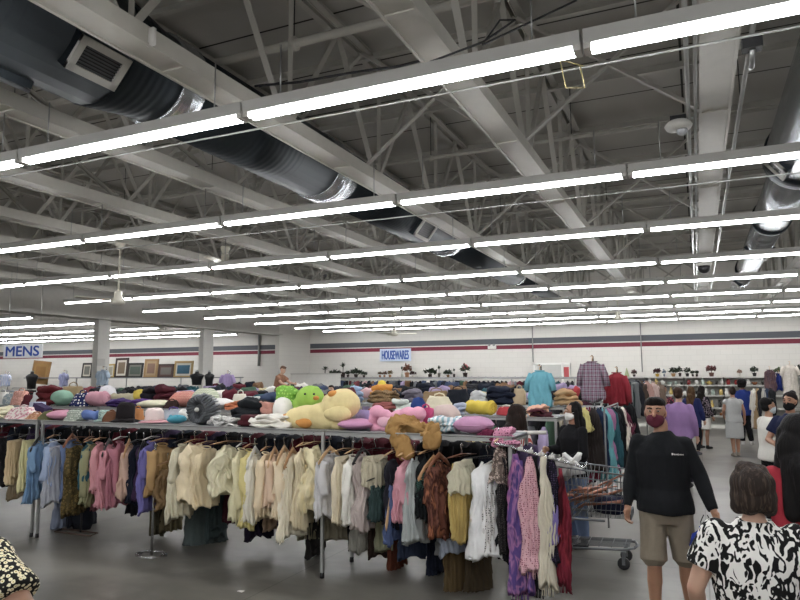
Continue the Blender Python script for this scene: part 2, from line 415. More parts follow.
# ------------------------------------------------------------------ ducts
def duct_mat(c, rough):
    mt, nt, b = new_mat('spiral_duct'); wv = nt.nodes.new('ShaderNodeTexWave'); nt.links.new(coords(nt), wv.inputs['Vector'])
    wv.bands_direction = 'Y'; wv.inputs['Scale'].default_value = 3.4; wv.inputs['Distortion'].default_value = .2
    bump(nt, b, wv.outputs['Fac'], .25, .01); b.inputs['Base Color'].default_value = lin(c)
    b.inputs['Metallic'].default_value = .9; b.inputs['Roughness'].default_value = rough; return mt
DK = duct_mat('#343a3e', .5); SH = duct_mat('#b8bcc0', .25)
cx, cz = -4.74, 4.85
D = empty('air_duct', (cx, 0, cz), 0, 'large dark spiral air duct running between the trusses at the left', 'air duct')
def seg(parent, name, prof, mat): return MB().lathe([(r, y) for r, y in prof], 28, axis='Y').build(name, mat, parent)
seg(D, 'duct_section', [(0, -2.4), (.53, -2.4), (.53, 3.95)], DK); seg(D, 'collar', [(.53, 3.95), (.54, 3.97), (.45, 4.5), (.45, 4.62)], DK)
seg(D, 'collar', [(.46, 4.62), (.475, 4.64), (.475, 4.9), (.46, 4.92)], SH); seg(D, 'duct_section', [(.45, 4.92), (.45, 7.6)], DK)
seg(D, 'collar', [(.45, 7.6), (.47, 7.62), (.47, 7.9), (.42, 8.2)], SH); seg(D, 'duct_section', [(.42, 8.2), (.42, 12.6)], DK)
seg(D, 'collar', [(.42, 12.6), (.44, 12.62), (.44, 12.9), (.37, 13.2)], SH); seg(D, 'duct_section', [(.37, 13.2), (.37, 18.5)], DK)
seg(D, 'collar', [(.37, 18.5), (.3, 19)], SH); seg(D, 'duct_section', [(.3, 19), (.3, 24.6), (0, 24.6)], DK)
def grille(y, r, ang, parent, w=.62, h=.36, tone='#c9c7c0'):
    R = Matrix.Rotation(ang, 3, 'Y')      # outward = rotate -Z
    g = empty('vent_box', (0, y, 0)); g.parent = parent
    def bx(c, d, nm, mt, par=None):
        mb = MB(); 
        for cc, dd in zip(c, d): mb.box(R @ Vector(cc), dd, R)
        return mb.build(nm, mt, g, smooth=False)
    bx([(0, 0, -(r+.03))], [(h+.06, w+.06, .26)], 'neck', DK)
    bx([(0, 0, -(r+.165))], [(h-.04, w-.04, .01)], 'dark_opening', BLACKP)
    zz = -(r+.18)
    bx([(-h/2, 0, zz), (h/2, 0, zz), (0, -w/2, zz), (0, w/2, zz)], [(.06, w+.06, .03), (.06, w+.06, .03), (h+.06, .06, .03), (h+.06, .06, .03)], 'face_frame', plain(tone, .5))
    bx([(x*h/9, 0, zz+.01) for x in range(-4, 5)], [(.012, w, .02)]*9, 'louvre_blades', plain('#4c4f50', .4))
grille(3.62, .43, -.85, D, .42, .24); grille(3.05, .40, .5, D, .75, .3, '#55585a'); grille(10.9, .30, -.9, D, .6, .34)
D2 = empty('air_duct', (1.35, 0, 4.72), 0, 'shiny galvanised air duct hanging at the right edge behind the light rows', 'air duct')
seg(D2, 'duct_section', [(0, 2.5), (.42, 2.5), (.42, 9.3)], SH); seg(D2, 'collar', [(.43, 9.3), (.45, 9.35), (.45, 9.6), (.3, 10.0)], DK)
seg(D2, 'duct_section', [(.3, 10.0), (.3, 13.2)], SH); seg(D2, 'collar', [(.33, 13.2), (.33, 13.4), (.28, 13.5)], DK)
seg(D2, 'duct_section', [(.27, 13.5), (.27, 19.5)], SH); seg(D2, 'collar', [(.3, 19.5), (.3, 19.8)], DK); seg(D2, 'duct_section', [(.22, 19.8), (.22, 25), (0, 25)], SH)
grille(9.0, .28, .9, D2, .3, .26); grille(15.9, .14, .8, D2, .3, .22); grille(16.2, .14, -.8, D2, .3, .22); grille(21.5, .12, .8, D2, .3, .22)

# ------------------------------------------------------------------ lights
ROWY = [3.82, 6.55, 9.22, 12.12, 14.81, 17.53, 20.31, 23.04, 25.3]
ZL = 3.84; TUBE = glow('#fbfcff', 30)
HOUS = plain('#c4c3be', .5)
def light_proto():
    r = empty('tube_light', (0, 0, 0))
    b = MB(); w = .075
    b.rings([[(x, y, z) for y, z in ((-w*.74, .022), (-w*.9, .105), (w*.9, .105), (w*.74, .022))] for x in (.01, 2.43)])
    b.build('housing', HOUS, r, smooth=False)
    t = MB().tube([(.05, 0, 0), (2.39, 0, 0)], .016, 6).mesh('lamp_tube', TUBE)
    for s in (-1, 1): link('lamp_tube', t, r, (0, s*.026, .002))
    e = MB().box((0, 0, 0), (.045, .10, .05)).mesh('end_socket', WHITE, False)
    link('end_socket', e, r, (.03, 0, .015)); link('end_socket', e, r, (2.41, 0, .015))
    h = MB().tube([(0, 0, 0), (0, 0, ZB-ZL-.1)], .006, 5).mesh('hanger_rod', STEEL)
    link('hanger_rod', h, r, (.3, 0, .1)); link('hanger_rod', h, r, (2.14, 0, .1))
    return r
lp = light_proto(); first = True
for k, y in enumerate(ROWY):
    n1 = {4: 1}.get(k, 2 if k < 5 else 2)
    for n in range(-6, n1):
        o = lp if first else copy_tree(lp); first = False
        x = -.5236+2.44*n; o.location = (x, y, ZL-.0)
        tag(o, f'fluorescent strip light, {ORD[n+6]} from the left end of the {ORD[k]} row from the camera', 'ceiling light', 'fluorescent strip lights in rows')
for k, y in enumerate([9.22, 12.12, 14.7, 17.4, 20.3, 22.9, 25.3]):
    for n in range(9):
        o = copy_tree(lp); o.location = (-19.85-2.44*(n+1), y, ZL)
        tag(o, f'strip light over the menswear side, {ORD[n]} past the header in its {ORD[k]} row', 'ceiling light', 'fluorescent strip lights in rows')
# cross runs filling behind the camera (lights the shop has there too)
for y in (1.1, -1.6, -4.3):
    for n in range(-4, 2):
        o = copy_tree(lp); o.location = (-.5236+2.44*n, y, ZL)
        tag(o, 'fluorescent strip light in a row behind the camera', 'ceiling light', 'strip lights behind the camera')

# ------------------------------------------------------------------ ceiling fans
def fan(loc, drop, rz, label):
    r = empty('ceiling_fan', loc, rz, label, 'ceiling fan'); CR = plain('#d9d5c6', .5)
    MB().lathe([(0, drop), (.09, drop), (.085, drop-.03), (.05, drop-.12), (0, drop-.12)], 16).build('canopy', CR, r)
    MB().tube([(0, 0, .1), (0, 0, drop-.05)], .017, 10).build('downrod', CR, r)
    MB().lathe([(0, .16), (.06, .14), (.07, .1), (.07, .03), (.11, 0), (.13, -.05), (.11, -.09), (.05, -.11), (0, -.11)], 20).build('motor', CR, r)
    bl = MB().box((.45, 0, 0), (.62, .11, .008), Matrix.Rotation(.2, 3, 'X')).box((.13, 0, 0), (.12, .03, .01)).mesh('blade', CR, False)
    for k in range(3): link('blade', bl, r, (0, 0, -.03), k*2*PI/3)
fan(at(118, 299, 8.6), 1.02, .3, 'cream ceiling fan on a long rod at the left, below the third light row')
fan(at(225, 262, 9.35), .28, .8, 'cream ceiling fan seen behind the third light row, short rod')
fan(at(618, 317, 19.3), 1.15, 1.1, 'cream ceiling fan on a long rod over the right half of the store')
fan(at(394, 333, 20.0), .68, .2, 'small distant ceiling fan above the housewares sign')
fan(at(534, 283, 20.8), .2, .2, 'far ceiling fan mostly hidden behind the light rows right of centre')
# ------------------------------------------------------------------ clothing racks
ZR = 1.37
RAILM = plain('#b4b5b3', .35, .6, 'rail_steel'); BOARD = plain('#77787a', .6)
def rack_unit(x0, x1, y, label, tall=ZR, left=True):
    L = x1-x0; r = empty('clothing_rack', (x0, y, 0), 0, label, 'clothing rack')
    for yy in (0, .6):
        MB().box((L/2, yy, tall), (L, .03, .03)).box((L/2, yy, tall+.028), (L, .045, .01)).build('rail', RAILM, r, smooth=False)
    MB().box((L/2, .3, tall+.022), (L, .57, .012)).build('top_shelf', BOARD, r, smooth=False)
    cb = MB().box((0, .3, tall-.01), (.03, .57, .025)).mesh('cross_bar', RAILM, False)
    leg = MB().box((0, 0, tall/2+.02), (.028, .028, tall-.05)).mesh('leg', RAILM, False)
    cap = MB().lathe([(0, 0), (.022, 0), (.02, .05), (0, .05)], 10).mesh('foot_cap', DARK)
    for xx in ((.02, L-.02) if left else (L-.02,)):
        link('cross_bar', cb, r, (xx, 0, 0))
        for yy in (0, .6):
            l = link('leg', leg, r, (xx, yy, 0)); link('foot_cap', cap, l)
    return r
U = 4.06
rack_unit(-7.42, -3.38, 5.7, 'nearest clothing rack, middle unit under the yellow duck plush')
rack_unit(-3.37, -1.5, 5.7, 'nearest clothing rack, short right-hand unit ending at the scarves', left=False)
rack_unit(-11.5, -7.48, 5.7, 'nearest clothing rack, left-hand unit running out of the picture')
ROWS = [(8.35, -13.4, -1.6, 'second'), (11.0, -15.6, -1.45, 'third'), (13.65, -16.3, -1.6, 'fourth'), (16.3, -16.3, -1.8, 'fifth'), (19.0, -16.3, -2.0, 'sixth'), (21.7, -16.3, -2.2, 'seventh')]
for y, xa, xb, nm in ROWS:
    n = max(1, round((xb-xa)/U)); st = (xb-xa)/n
    for k in range(n): rack_unit(xa+k*st+.02, xa+(k+1)*st-.02, y, f'{nm} row of clothing racks from the camera, {ORD[k]} unit from the left')
for y in (16.3, 21.0):
    for k in range(3): rack_unit(-29.5+k*U, -29.5+(k+1)*U-.05, y, f'menswear rack beyond the columns, {"nearer" if y < 17 else "farther"} row, {ORD[k]} unit from the left')

# ------------------------------------------------------------------ garments
def cloth_tube(w, t, L, seed, folds=5, flare=1.1, fold=.03, sh=.08, neck=.28, nr=26, na=60, wav=.02, top='shoulder', crump=.02, waist=0):
    """one hanging cloth body: local x = width, z down from 0"""
    R = random.Random(seed); ph = R.random()*6; ph2 = R.random()*6; rg = []
    for i in range(nr):
        s = (i/(nr-1)); s = s**1.15 if top == 'shoulder' else s
        d = s*L
        if top == 'shoulder':
            q = min(1, d/sh); wf = neck+(1-neck)*math.sin(q*PI/2)
        elif top == 'flat': wf = 1
        else: wf = .35+.65*min(1, d/(L*.4))
        wf *= 1+(flare-1)*s - waist*math.exp(-((s-.4)/.18)**2)
        tf = min(1, .35+d/.12)*(1+.5*s)
        am = fold*min(1, (max(0, d-.03))/(.35*L))
        ring = []
        for j in range(na):
            a = 2*PI*j/na; ca, sa = math.cos(a), math.sin(a)
            x = w/2*wf*ca; y = t/2*tf*sa
            nf = folds+3; wob_ = .9*math.sin(3.1*s+ph2)+.5*math.sin(7*s+ph)
            g = math.sin(nf*a+ph+wob_); f = am*(1.15*(1-abs(g))-.35+.3*math.sin((2*nf+1)*a+ph2-wob_))
            x += f*ca*1.3; y += f*sa+am*.7*math.sin(2*ca+ph2+2*s)
            z = -d - (wav*math.sin(2.2*a+ph2)+wav*.6*math.sin(5*a+ph))*s
            ring.append((x, y, z))
        rg.append(ring)
    # turned hem
    last = rg[-1]; rg.append([(p[0]*.93, p[1]*.85, p[2]+.012) for p in last])
    mb = MB(); mb.rings(rg); mb.crumple(crump, 7, seed, zs=.55); mb.crumple(crump*.5, 19, seed+3, zs=.6)
    return mb
def sleeve(side, w, sh, Ls, seed, r=.052, out=.04, crump=.02):
    R = random.Random(seed+side); x = side*(w/2-.03); pts = []; rs = []
    fw_ = (R.random()-.5)*.14
    for i in range(9):
        s = i/8; pts.append((x+side*out*math.sin(s*PI*.7), fw_*s, -sh*.75-Ls*s)); rs.append(r*(1-.28*s)*(1+.1*math.sin(s*9+seed)))
    mb = MB().tube(pts, rs, 18, ry=.62); mb.crumple(crump, 9, seed, zs=.5); mb.crumple(crump*.5, 26, seed, zs=.5); return mb
HANG = [plain('#b98f66', .5, 0, 'hanger_wood'), plain('#1d1b1c', .4), plain('#d8d6cf', .4), plain('#8b5a41', .5, 0, 'hanger_wood'), plain('#c9a67c', .5, 0, 'hanger_wood')]
def hanger_mesh(w=.42):
    a = MB().tube([(-w/2, 0, -.10), (-w*.3, 0, -.055), (0, 0, -.01), (w*.3, 0, -.055), (w/2, 0, -.10)], [.009, .012, .013, .012, .009], 8, ry=1.3)
    a.tube([(-w/2+.01, 0, -.10), (w/2-.01, 0, -.10)], .004, 6)
    hk = [(0, 0, 0)]+[(.022*math.sin(t), 0, .07-.022*math.cos(t)) for t in [k*.5 for k in range(0, 9)]]
    hk = [(0, 0, -.01), (0, 0, .03), (-.012, 0, .045)]+[(-.02*math.cos(t), 0, .068+.02*math.sin(t)) for t in (-.3, .3, .9, 1.57, 2.2, 2.9, 3.5)]
    return a, hk
_ha, _hk = hanger_mesh(); HBAR = _ha.mesh('shoulder_bar', None)
HHOOK = MB().tube(_hk, .0035, 6).mesh('hook', CHROME)
def hanger(x, y, rz, mat, label, z=ZR):
    r = empty('clothes_hanger', (x, y, z-.075), rz, label, 'clothes hanger', 'clothes hangers on the nearest rack')
    b = link('shoulder_bar', HBAR.copy() if False else HBAR, r)
    if not HBAR.materials: HBAR.materials.append(None)
    b.material_slots[0].link = 'OBJECT'; b.material_slots[0].material = mat; b.scale = (.74, 1, 1)
    link('hook', HHOOK, r); return r
def fit_angle(x, y, need, W):
    """turn of a garment of width W so that it covers `need` metres as seen from the camera"""
    best = (9, PI/2)
    for k in range(35, 146, 3):
        a = math.radians(k); pr = abs(W*(math.cos(a)-math.sin(a)*x/y))
        if abs(pr-need)+abs(k-90)*.0008 < best[0]: best = (abs(pr-need)+abs(k-90)*.0008, a)
    return best[1]
def hang_label(hn, label):
    t = f'{hn} hanger holding the {label.split(",")[0].split(" hanging")[0]}'.split()
    if len(t) > 16:
        t = t[:16]
        while t[-1] in ('the', 'of', 'a', 'with', 'at', 'on', 'and', 'near', 'its', 'right', 'left'): t = t[:-1]
    return ' '.join(t)
def garment(u0, u1, v0, v1, col, kind, label, y=5.7, hang=0, pat=None, part_cols=None, seed=None, cat=None, W=None, hidden_hanger=False):
    um = (u0+u1)/2; p0 = at(um, v0, y); p1 = at(um, v1, y); x = p0.x
    L = p0.z-p1.z; need = (at(u1, v0, y)-at(u0, v0, y)).x
    seed = seed or int(u0*7+v1); W = W or (.40 if kind in ('shirt', 'blouse', 'jacket') else .34)
    W = min(.6, W); a = fit_angle(x, y, need*.96, W)
    prj = abs(W*(math.cos(a)-math.sin(a)*x/y))
    if prj < need*.85: W *= need*.9/prj
    mt = col if not isinstance(col, str) else cloth(col, *(pat or ()))
    name = dict(shirt='hanging_shirt', blouse='hanging_blouse', jacket='hanging_jacket', dress='hanging_dress', skirt='hanging_skirt',
                trousers='hanging_trousers', scarf='hanging_scarf', bundle='draped_garment', top='hanging_camisole').get(kind, 'hanging_garment')
    r = empty(name, (x, y, p0.z), a, label, cat or name.split('_')[1].replace('garment', 'clothing'))
    t = .10
    if kind in ('shirt', 'blouse', 'jacket'):
        fl = 1.05 if kind != 'blouse' else 1.25
        mb = cloth_tube(W*.86, t, L, seed, 4, fl, .028, crump=.024 if kind != 'blouse' else .035); mb.build('body', mt, r)
        Ls = min(L*.8, .5 if kind != 'blouse' else .3)
        for s in (-1, 1): sleeve(s, W*.86, .08, Ls, seed, .05 if kind != 'jacket' else .06, crump=.03).build('sleeve', mt, r)
        cr = MB().tube([(.07*math.cos(k*PI/6), .035*math.sin(k*PI/6), .008+.012*math.sin(k*PI/6)) for k in range(13)], .007, 6); cr.build('collar', mt, r)
    elif kind == 'dress':
        cloth_tube(W*.9, t*1.1, L, seed, 6, 1.25, .035, neck=.4, crump=.03, waist=.2).build('body', mt, r)
        for s in (-1, 1): MB().tube([(s*.05, 0, .02), (s*.07, .01, -.03), (s*.10, 0, -.08)], [.012, .014, .02], 8).build('strap', mt, r)
    elif kind == 'top':
        cloth_tube(W*.85, t, L, seed, 4, 1.15, .03, neck=.45, crump=.03).build('body', mt, r)
    elif kind == 'skirt':
        cloth_tube(W*.82, t*.8, L, seed, 6, 1.3, .03, top='flat', crump=.02).build('body', mt, r)
        cloth_tube(W*.83, t*.84, .04, seed, 3, 1, .0, top='flat', nr=4, crump=.003).build('waistband', mt, r)
    elif kind == 'trousers':
        cloth_tube(W*.8, t*.75, L, seed, 3, .98, .018, top='flat', crump=.014).build('leg_fold', mt, r)
        m2 = cloth_tube(W*.74, t*.5, L*.88, seed+5, 2, .98, .014, top='flat', crump=.01)
        for i in range(len(m2.v)): q = m2.v[i]; m2.v[i] = (q[0]+.02, q[1]-.045, q[2])
        m2.build('leg_fold', mt, r)
    elif kind == 'bundle':
        cloth_tube(W*.95, t*1.6, L, seed, 3, .95, .03, neck=.6, crump=.075).build('body', mt, r)
        cloth_tube(W*.6, t*1.2, L*.6, seed+2, 3, .9, .03, top='bag', crump=.05).build('fold', mt, r)
    elif kind == 'scarf':
        for k, (dx, f, ln) in enumerate(((-.03, .9, 1), (.02, 1.1, .93))):
            m1 = cloth_tube(W, .035, L*ln, seed+k, 3, f, .018, top='flat', crump=.02)
            for i in range(len(m1.v)): q = m1.v[i]; m1.v[i] = (q[0]+dx*.5, q[1]+dx, q[2])
            m1.build('tail', mt, r)
        fr = MB()
        for k in range(14): xx = (k/13-.5)*W*.9; fr.tube([(xx, -.03, -L+.02), (xx+.01*math.sin(k), -.03, -L-.07)], .004, 5)
        fr.build('fringe', mt, r)
    if part_cols:
        cloth_tube(W*.88, t*1.15, L*.5, seed+9, 4, 1.05, .02, crump=.02).build('panel', cloth(part_cols), r)
    if not hidden_hanger and kind not in ('scarf',):
        hn = ['wooden', 'black plastic', 'white plastic', 'brown wooden', 'light wooden'][hang]
        z = ZR if abs(y-5.7) < .01 or abs(y-6.3) < .01 else p0.z+.09
        h = hanger(x, y, a, HANG[hang], hang_label(hn, label), z)
        gap = z-.075-p0.z-.075
        h.location.z = p0.z+.075; h.children[0].scale = (min(1.05, W*.98/.42), 1.2, 1)
        if abs(gap) > .004:
            h.children[1].scale = (1, 1, (gap+.08)/.088)
    return r
FRONT = [
 (-4, 7, 438, 486, '#2c2b2d', 'shirt', 'black shirt with a white tag at the left end of the nearest rack', 1),
 (6, 23, 440, 483, '#cdb793', 'trousers', 'beige folded trousers hanging beside the pale yellow ones', 1),
 (20, 38, 440, 490, '#d9cf92', 'trousers', 'pale yellow folded trousers near the left end of the nearest rack', 1),
 (31, 50, 441, 500, '#6d94bd', 'blouse', 'blue satin blouse hanging in bunched folds at the left', 1),
 (47, 60, 441, 482, '#9fb0cd', 'shirt', 'light blue shirt hanging behind the pale grey skirt', 0),
 (47, 72, 446, 504, '#a9abb3', 'skirt', 'pale grey flared skirt on the nearest rack', 2),
 (64, 80, 440, 500, '#5b6a8b', 'shirt', 'slate blue shirt next to the olive brown one', 3),
 (68, 86, 443, 512, '#4b4026', 'blouse', 'olive brown patterned blouse with a white tag', 3, ('floral', '#6d5b35', '#2c2415')),
 (84, 94, 443, 486, '#28505c', 'shirt', 'dark teal shirt between the olive and the sage garments', 3),
 (84, 99, 445, 503, '#8b8a68', 'jacket', 'sage green jacket beside the pink shirts', 0),
 (93, 106, 444, 492, '#c98389', 'shirt', 'salmon pink shirt at the left of the pink group', 0),
 (103, 115, 445, 505, '#c97f8a', 'blouse', 'rose pink blouse with a white tag, middle of the pink group', 1),
 (113, 127, 443, 505, '#a86c79', 'shirt', 'dusty mauve shirt at the right of the pink group', 2),
 (124, 134, 446, 496, '#b99a8a', 'shirt', 'pinkish taupe narrow shirt right of the mauve shirt', 0),
 (131, 142, 446, 502, '#191c2b', 'dress', 'navy black dress hanging beside the purple top', 1),
 (139, 148, 447, 500, '#33203a', 'top', 'dark plum top squeezed beside the navy dress', 1),
 (143, 159, 443, 510, '#6b66a0', 'blouse', 'violet blue blouse beside the tan jacket', 2),
 (149, 176, 445, 493, '#b18850', 'jacket', 'tan camel jacket hanging with its sleeves forward', 0),
 (159, 176, 468, 508, '#7a5c35', 'bundle', 'brown satin bunched garment below the tan jacket', 0),
 (173, 192, 446, 517, '#cfc8ae', 'blouse', 'ivory ruffled blouse at the left of the cream group', 1),
 (186, 203, 446, 502, '#dfcfae', 'bundle', 'cream bunched blouse with gathered sleeves', 0),
 (197, 216, 448, 505, '#dccaa6', 'blouse', 'peach cream sheer blouse hanging in loose folds', 0),
 (213, 240, 448, 494, '#d8d1b2', 'bundle', 'pale ivory scrunched ruffled top hanging short', 0),
 (236, 247, 450, 520, '#d5cda9', 'shirt', 'pale cream shirt left of the yellow one', 2),
 (243, 257, 451, 525, '#d8c877', 'shirt', 'soft yellow shirt in the cream group', 0),
 (247, 263, 454, 519, '#e0dbca', 'blouse', 'off-white blouse right of the yellow shirt', 2),
 (260, 272, 454, 516, '#dcc9a8', 'shirt', 'cream shirt with a peach tint', 0),
 (268, 281, 454, 504, '#d9b897', 'shirt', 'light peach shirt in the cream group', 4),
 (277, 291, 453, 514, '#ddcbad', 'shirt', 'sand cream shirt right of the peach shirt', 4),
 (286, 299, 455, 536, '#e3dbc5', 'dress', 'long ivory dress hanging low in the cream group', 0),
 (297, 309, 450, 525, '#d3c6a5', 'dress', 'beige cream dress behind the gathered blouse', 0),
 (303, 325, 449, 503, '#ddd0a9', 'bundle', 'cream gathered bubble blouse left of the rack leg', 4),
 (319, 341, 454, 515, '#c8c6c6', 'blouse', 'silvery white blouse right of the rack leg', 4),
 (333, 353, 456, 519, '#dccfb4', 'skirt', 'ivory pleated skirt hanging in soft folds', 4),
 (345, 362, 457, 522, '#e2dfd6', 'shirt', 'white shirt right of the ivory skirt', 4),
 (355, 370, 455, 527, '#b7aaa4', 'dress', 'greyish mauve long dress among the white ones', 1),
 (360, 391, 456, 486, '#bcb49b', 'skirt', 'sheer beige short skirt over the dark green garment', 1),
 (369, 389, 484, 517, '#2f4140', 'skirt', 'dark green skirt below the sheer beige one', 1),
 (386, 398, 459, 523, '#26262e', 'top', 'black top with a small white tag', 4),
 (388, 404, 484, 540, '#4a5c8c', 'skirt', 'blue denim coloured skirt below the pink blouse', 4),
 (398, 413, 459, 517, '#d58f9c', 'blouse', 'bright pink satin blouse under the mustard cloth', 4),
 (408, 421, 460, 540, '#a8adab', 'dress', 'pale grey dress beside the black and green one', 0),
 (419, 435, 458, 515, '#15191b', 'dress', 'black dress with a white tag at its shoulder', 0),
 (421, 446, 464, 494, '#1e2f2c', 'top', 'dark green striped top slipping sideways off its hanger', 0, ('band', '#3d5a52', None, 2)),
 (427, 451, 461, 535, '#7a4333', 'blouse', 'rust brown patterned blouse with orange panels', 3, ('tie', '#3a201b', '#a95f3d', 2)),
 (450, 474, 462, 538, '#c2a24f', 'skirt', 'two-tone skirt, ivory above and mustard yellow below', 3),
 (468, 508, 464, 558, '#f1efe8', 'dress', 'bright white ruffled long dress near the right end', 1),
]
for g in FRONT:
    garment(g[0], g[1], g[2], g[3], g[4], g[5], g[6], hang=g[7], pat=g[8] if len(g) > 8 else None, y=5.7+((int(g[0]) % 3)-1)*.012)
# ivory upper half of the two tone skirt and the things below it
garment(452, 473, 461, 492, '#cdc8ae', 'skirt', 'ivory upper skirt over the mustard skirt, right of the rust blouse', hang=3, y=5.66, hidden_hanger=True)
garment(487, 503, 468, 545, '#c9c6c2', 'top', 'white and black lace top with a yellow tag right of the white dress', hang=2, pat=('dots', '#2c2b2c', None, 1), y=5.78)
garment(500, 510, 450, 548, '#2a2729', 'dress', 'charcoal lace dress crowded at the right end of the nearest rack', hang=1, pat=('dots', '#59524f', None, 1), y=5.8)
garment(505, 515, 448, 555, '#17171a', 'dress', 'long black dress hanging just left of the scarves', hang=1, y=5.84)
garment(495, 503, 446, 480, '#6a5d55', 'top', 'small brown printed top with a yellow tag near the right rack end', hang=4, pat=('floral', '#b8a79a', '#1d1a19', 1), y=5.72)
REAR = [
 (12, 34, 440, 497, '#8b7a60', 'shirt'), (56, 84, 470, 527, '#8d96ac', 'blouse'), (74, 92, 470, 524, '#23262f', 'dress'), (96, 118, 455, 508, '#b86f7c', 'shirt'),
 (128, 147, 455, 512, '#2a2a33', 'jacket'), (152, 168, 470, 534, '#54503f', 'trousers'), (166, 182, 470, 528, '#70664c', 'dress'), (188, 226, 470, 545, '#4a5554', 'dress'),
 (206, 228, 460, 538, '#3e4a4b', 'trousers'), (228, 240, 470, 520, '#4a2029', 'dress'), (250, 272, 478, 537, '#20192b', 'dress'), (268, 292, 470, 528, '#c5a283', 'blouse'),
 (283, 300, 470, 532, '#2f2531', 'shirt'), (302, 324, 470, 537, '#8f8a72', 'dress'), (307, 323, 488, 555, '#33302f', 'trousers'), (326, 352, 470, 540, '#a39c86', 'dress'),
 (350, 362, 480, 546, '#16181d', 'trousers'), (354, 374, 480, 548, '#b9b6ab', 'dress'), (368, 388, 480, 555, '#3b2e28', 'trousers'), (380, 402, 486, 548, '#9fa083', 'dress'),
 (386, 404, 500, 572, '#5d3122', 'trousers'), (400, 424, 500, 556, '#3c465c', 'skirt'), (424, 446, 500, 577, '#1b2030', 'trousers'), (438, 462, 500, 552, '#a6a9ab', 'dress'),
]
used = set()
for g in REAR:
    cn = {'#8b7a60': 'khaki', '#8d96ac': 'crumpled blue-grey', '#23262f': 'charcoal', '#b86f7c': 'dusky pink', '#2a2a33': 'black', '#54503f': 'olive drab', '#70664c': 'mossy brown', '#4a5554': 'greyish teal', '#3e4a4b': 'slate green', '#4a2029': 'wine red',
          '#20192b': 'deep purple', '#c5a283': 'apricot', '#2f2531': 'dark aubergine', '#8f8a72': 'grey-green', '#33302f': 'dark brown', '#a39c86': 'stone beige', '#16181d': 'jet black', '#b9b6ab': 'dull white', '#3b2e28': 'coffee brown', '#9fa083': 'light sage',
          '#5d3122': 'reddish brown', '#3c465c': 'denim blue', '#1b2030': 'midnight blue', '#a6a9ab': 'silver grey'}[g[4]]
    k = {'jacket': 'jacket', 'shirt': 'shirt', 'blouse': 'blouse', 'dress': 'dress', 'skirt': 'skirt', 'trousers': 'trousers'}[g[5]]
    garment(g[0], g[1], g[2], g[3], g[4], g[5], f'{cn} {k} hanging low on the back rail of the nearest rack', y=6.3, hang=1, hidden_hanger=True, seed=int(g[0])+3)
# long brown pair below the mustard skirt
garment(441, 470, 520, 600, '#54452c', 'trousers', 'long brown velvet trousers reaching the floor under the mustard skirt', y=5.92, hidden_hanger=True)
garment(463, 488, 530, 600, '#3e3424', 'trousers', 'dark brown wide trousers trailing on the floor under the white dress', y=5.98, hidden_hanger=True)
garment(444, 466, 512, 552, '#8c93a0', 'skirt', 'pale blue-grey hem peeking out between mustard and brown garments', y=5.84, hidden_hanger=True)
# dark layer packed behind the front hangers, first rack's back rail: coats seen as dark shapes between shoulders
darks = ['#1c1b20', '#24211f', '#2d2524', '#1d2430', '#302a33', '#3a3330', '#20252a']
LOW = {}
def low(kind, k):
    if (kind, k) not in LOW:
        L = {'coat': .8, 'shirt': .62, 'skirt': .6, 'trouser': .7}[kind]
        mb = cloth_tube(.42, .09, L, 40+k*3+len(kind), 4, 1.1, .03, nr=9, na=16, top='flat' if kind in ('skirt', 'trouser') else 'shoulder', crump=.03)
        if kind in ('coat', 'shirt'):
            for s in (-1, 1): mb.tube([(s*.19, 0, -.06), (s*.23, 0, -.3), (s*.22, .02, -.55)], [.055, .06, .045], 8)
        me = mb.mesh('body', cloth('#888888')); 
        LOW[kind, k] = me
    return LOW[kind, k]
HW = MB().tube([(-.2, 0, -.08), (0, 0, .0), (.2, 0, -.08)], .008, 5).tube([(0, 0, 0), (0, 0, .07), (.02, 0, .09)], .004, 5).mesh('shoulder_bar', plain('#e4e2dc', .4))
CNAME = {'#1f2430': 'navy', '#17171a': 'black', '#2f2f33': 'charcoal', '#5b1f2a': 'maroon', '#3d4a66': 'denim blue', '#6b6d70': 'grey', '#e2dfd8': 'white', '#b9ad97': 'beige',
         '#7b5d43': 'brown', '#8f3b44': 'brick red', '#46604f': 'green', '#9e8fb0': 'lilac', '#c9a3a6': 'pink', '#2c5660': 'teal', '#c7b98d': 'straw yellow', '#3b2f4a': 'purple', '#aabed0': 'pale blue'}
def low_garment(x, y, z, col, kind, k, rz, where, group, white=False):
    o = link('hanging_garment', low(kind, k), None, (x, y, z), rz)
    o.material_slots[0].link = 'OBJECT'; o.material_slots[0].material = cloth(col)
    kn = {'coat': 'coat', 'shirt': 'shirt', 'skirt': 'skirt', 'trouser': 'pair of trousers'}[kind]
    tag(o, f'{CNAME[col]} {kn} hanging {where}', 'clothing', group)
    if white: h = link('hanger', HW, o, (0, 0, .005))
    return o
PAL = ['#1f2430']*5+['#17171a']*5+['#2f2f33']*4+['#5b1f2a', '#5b1f2a', '#3d4a66', '#3d4a66', '#6b6d70', '#6b6d70', '#e2dfd8', '#b9ad97', '#7b5d43', '#8f3b44', '#46604f', '#9e8fb0', '#c9a3a6', '#2c5660', '#c7b98d', '#3b2f4a', '#aabed0']
for k in range(46):                                   # back rail of the nearest rack, short dark tops filling behind the hangers
    x = -9.4+k*.175
    if x > -1.5: break
    low_garment(x, 6.33+.02*(k % 2), ZR-.09, rnd.choice(['#1f2430', '#17171a', '#2f2f33', '#5b1f2a', '#17171a', '#3b2f4a']), rnd.choice(['shirt', 'coat']), k % 3, PI/2+rnd.uniform(-.2, .2), 'on the back rail of the nearest rack behind the hangers', 'dark garments on the back rail').scale.z = .62
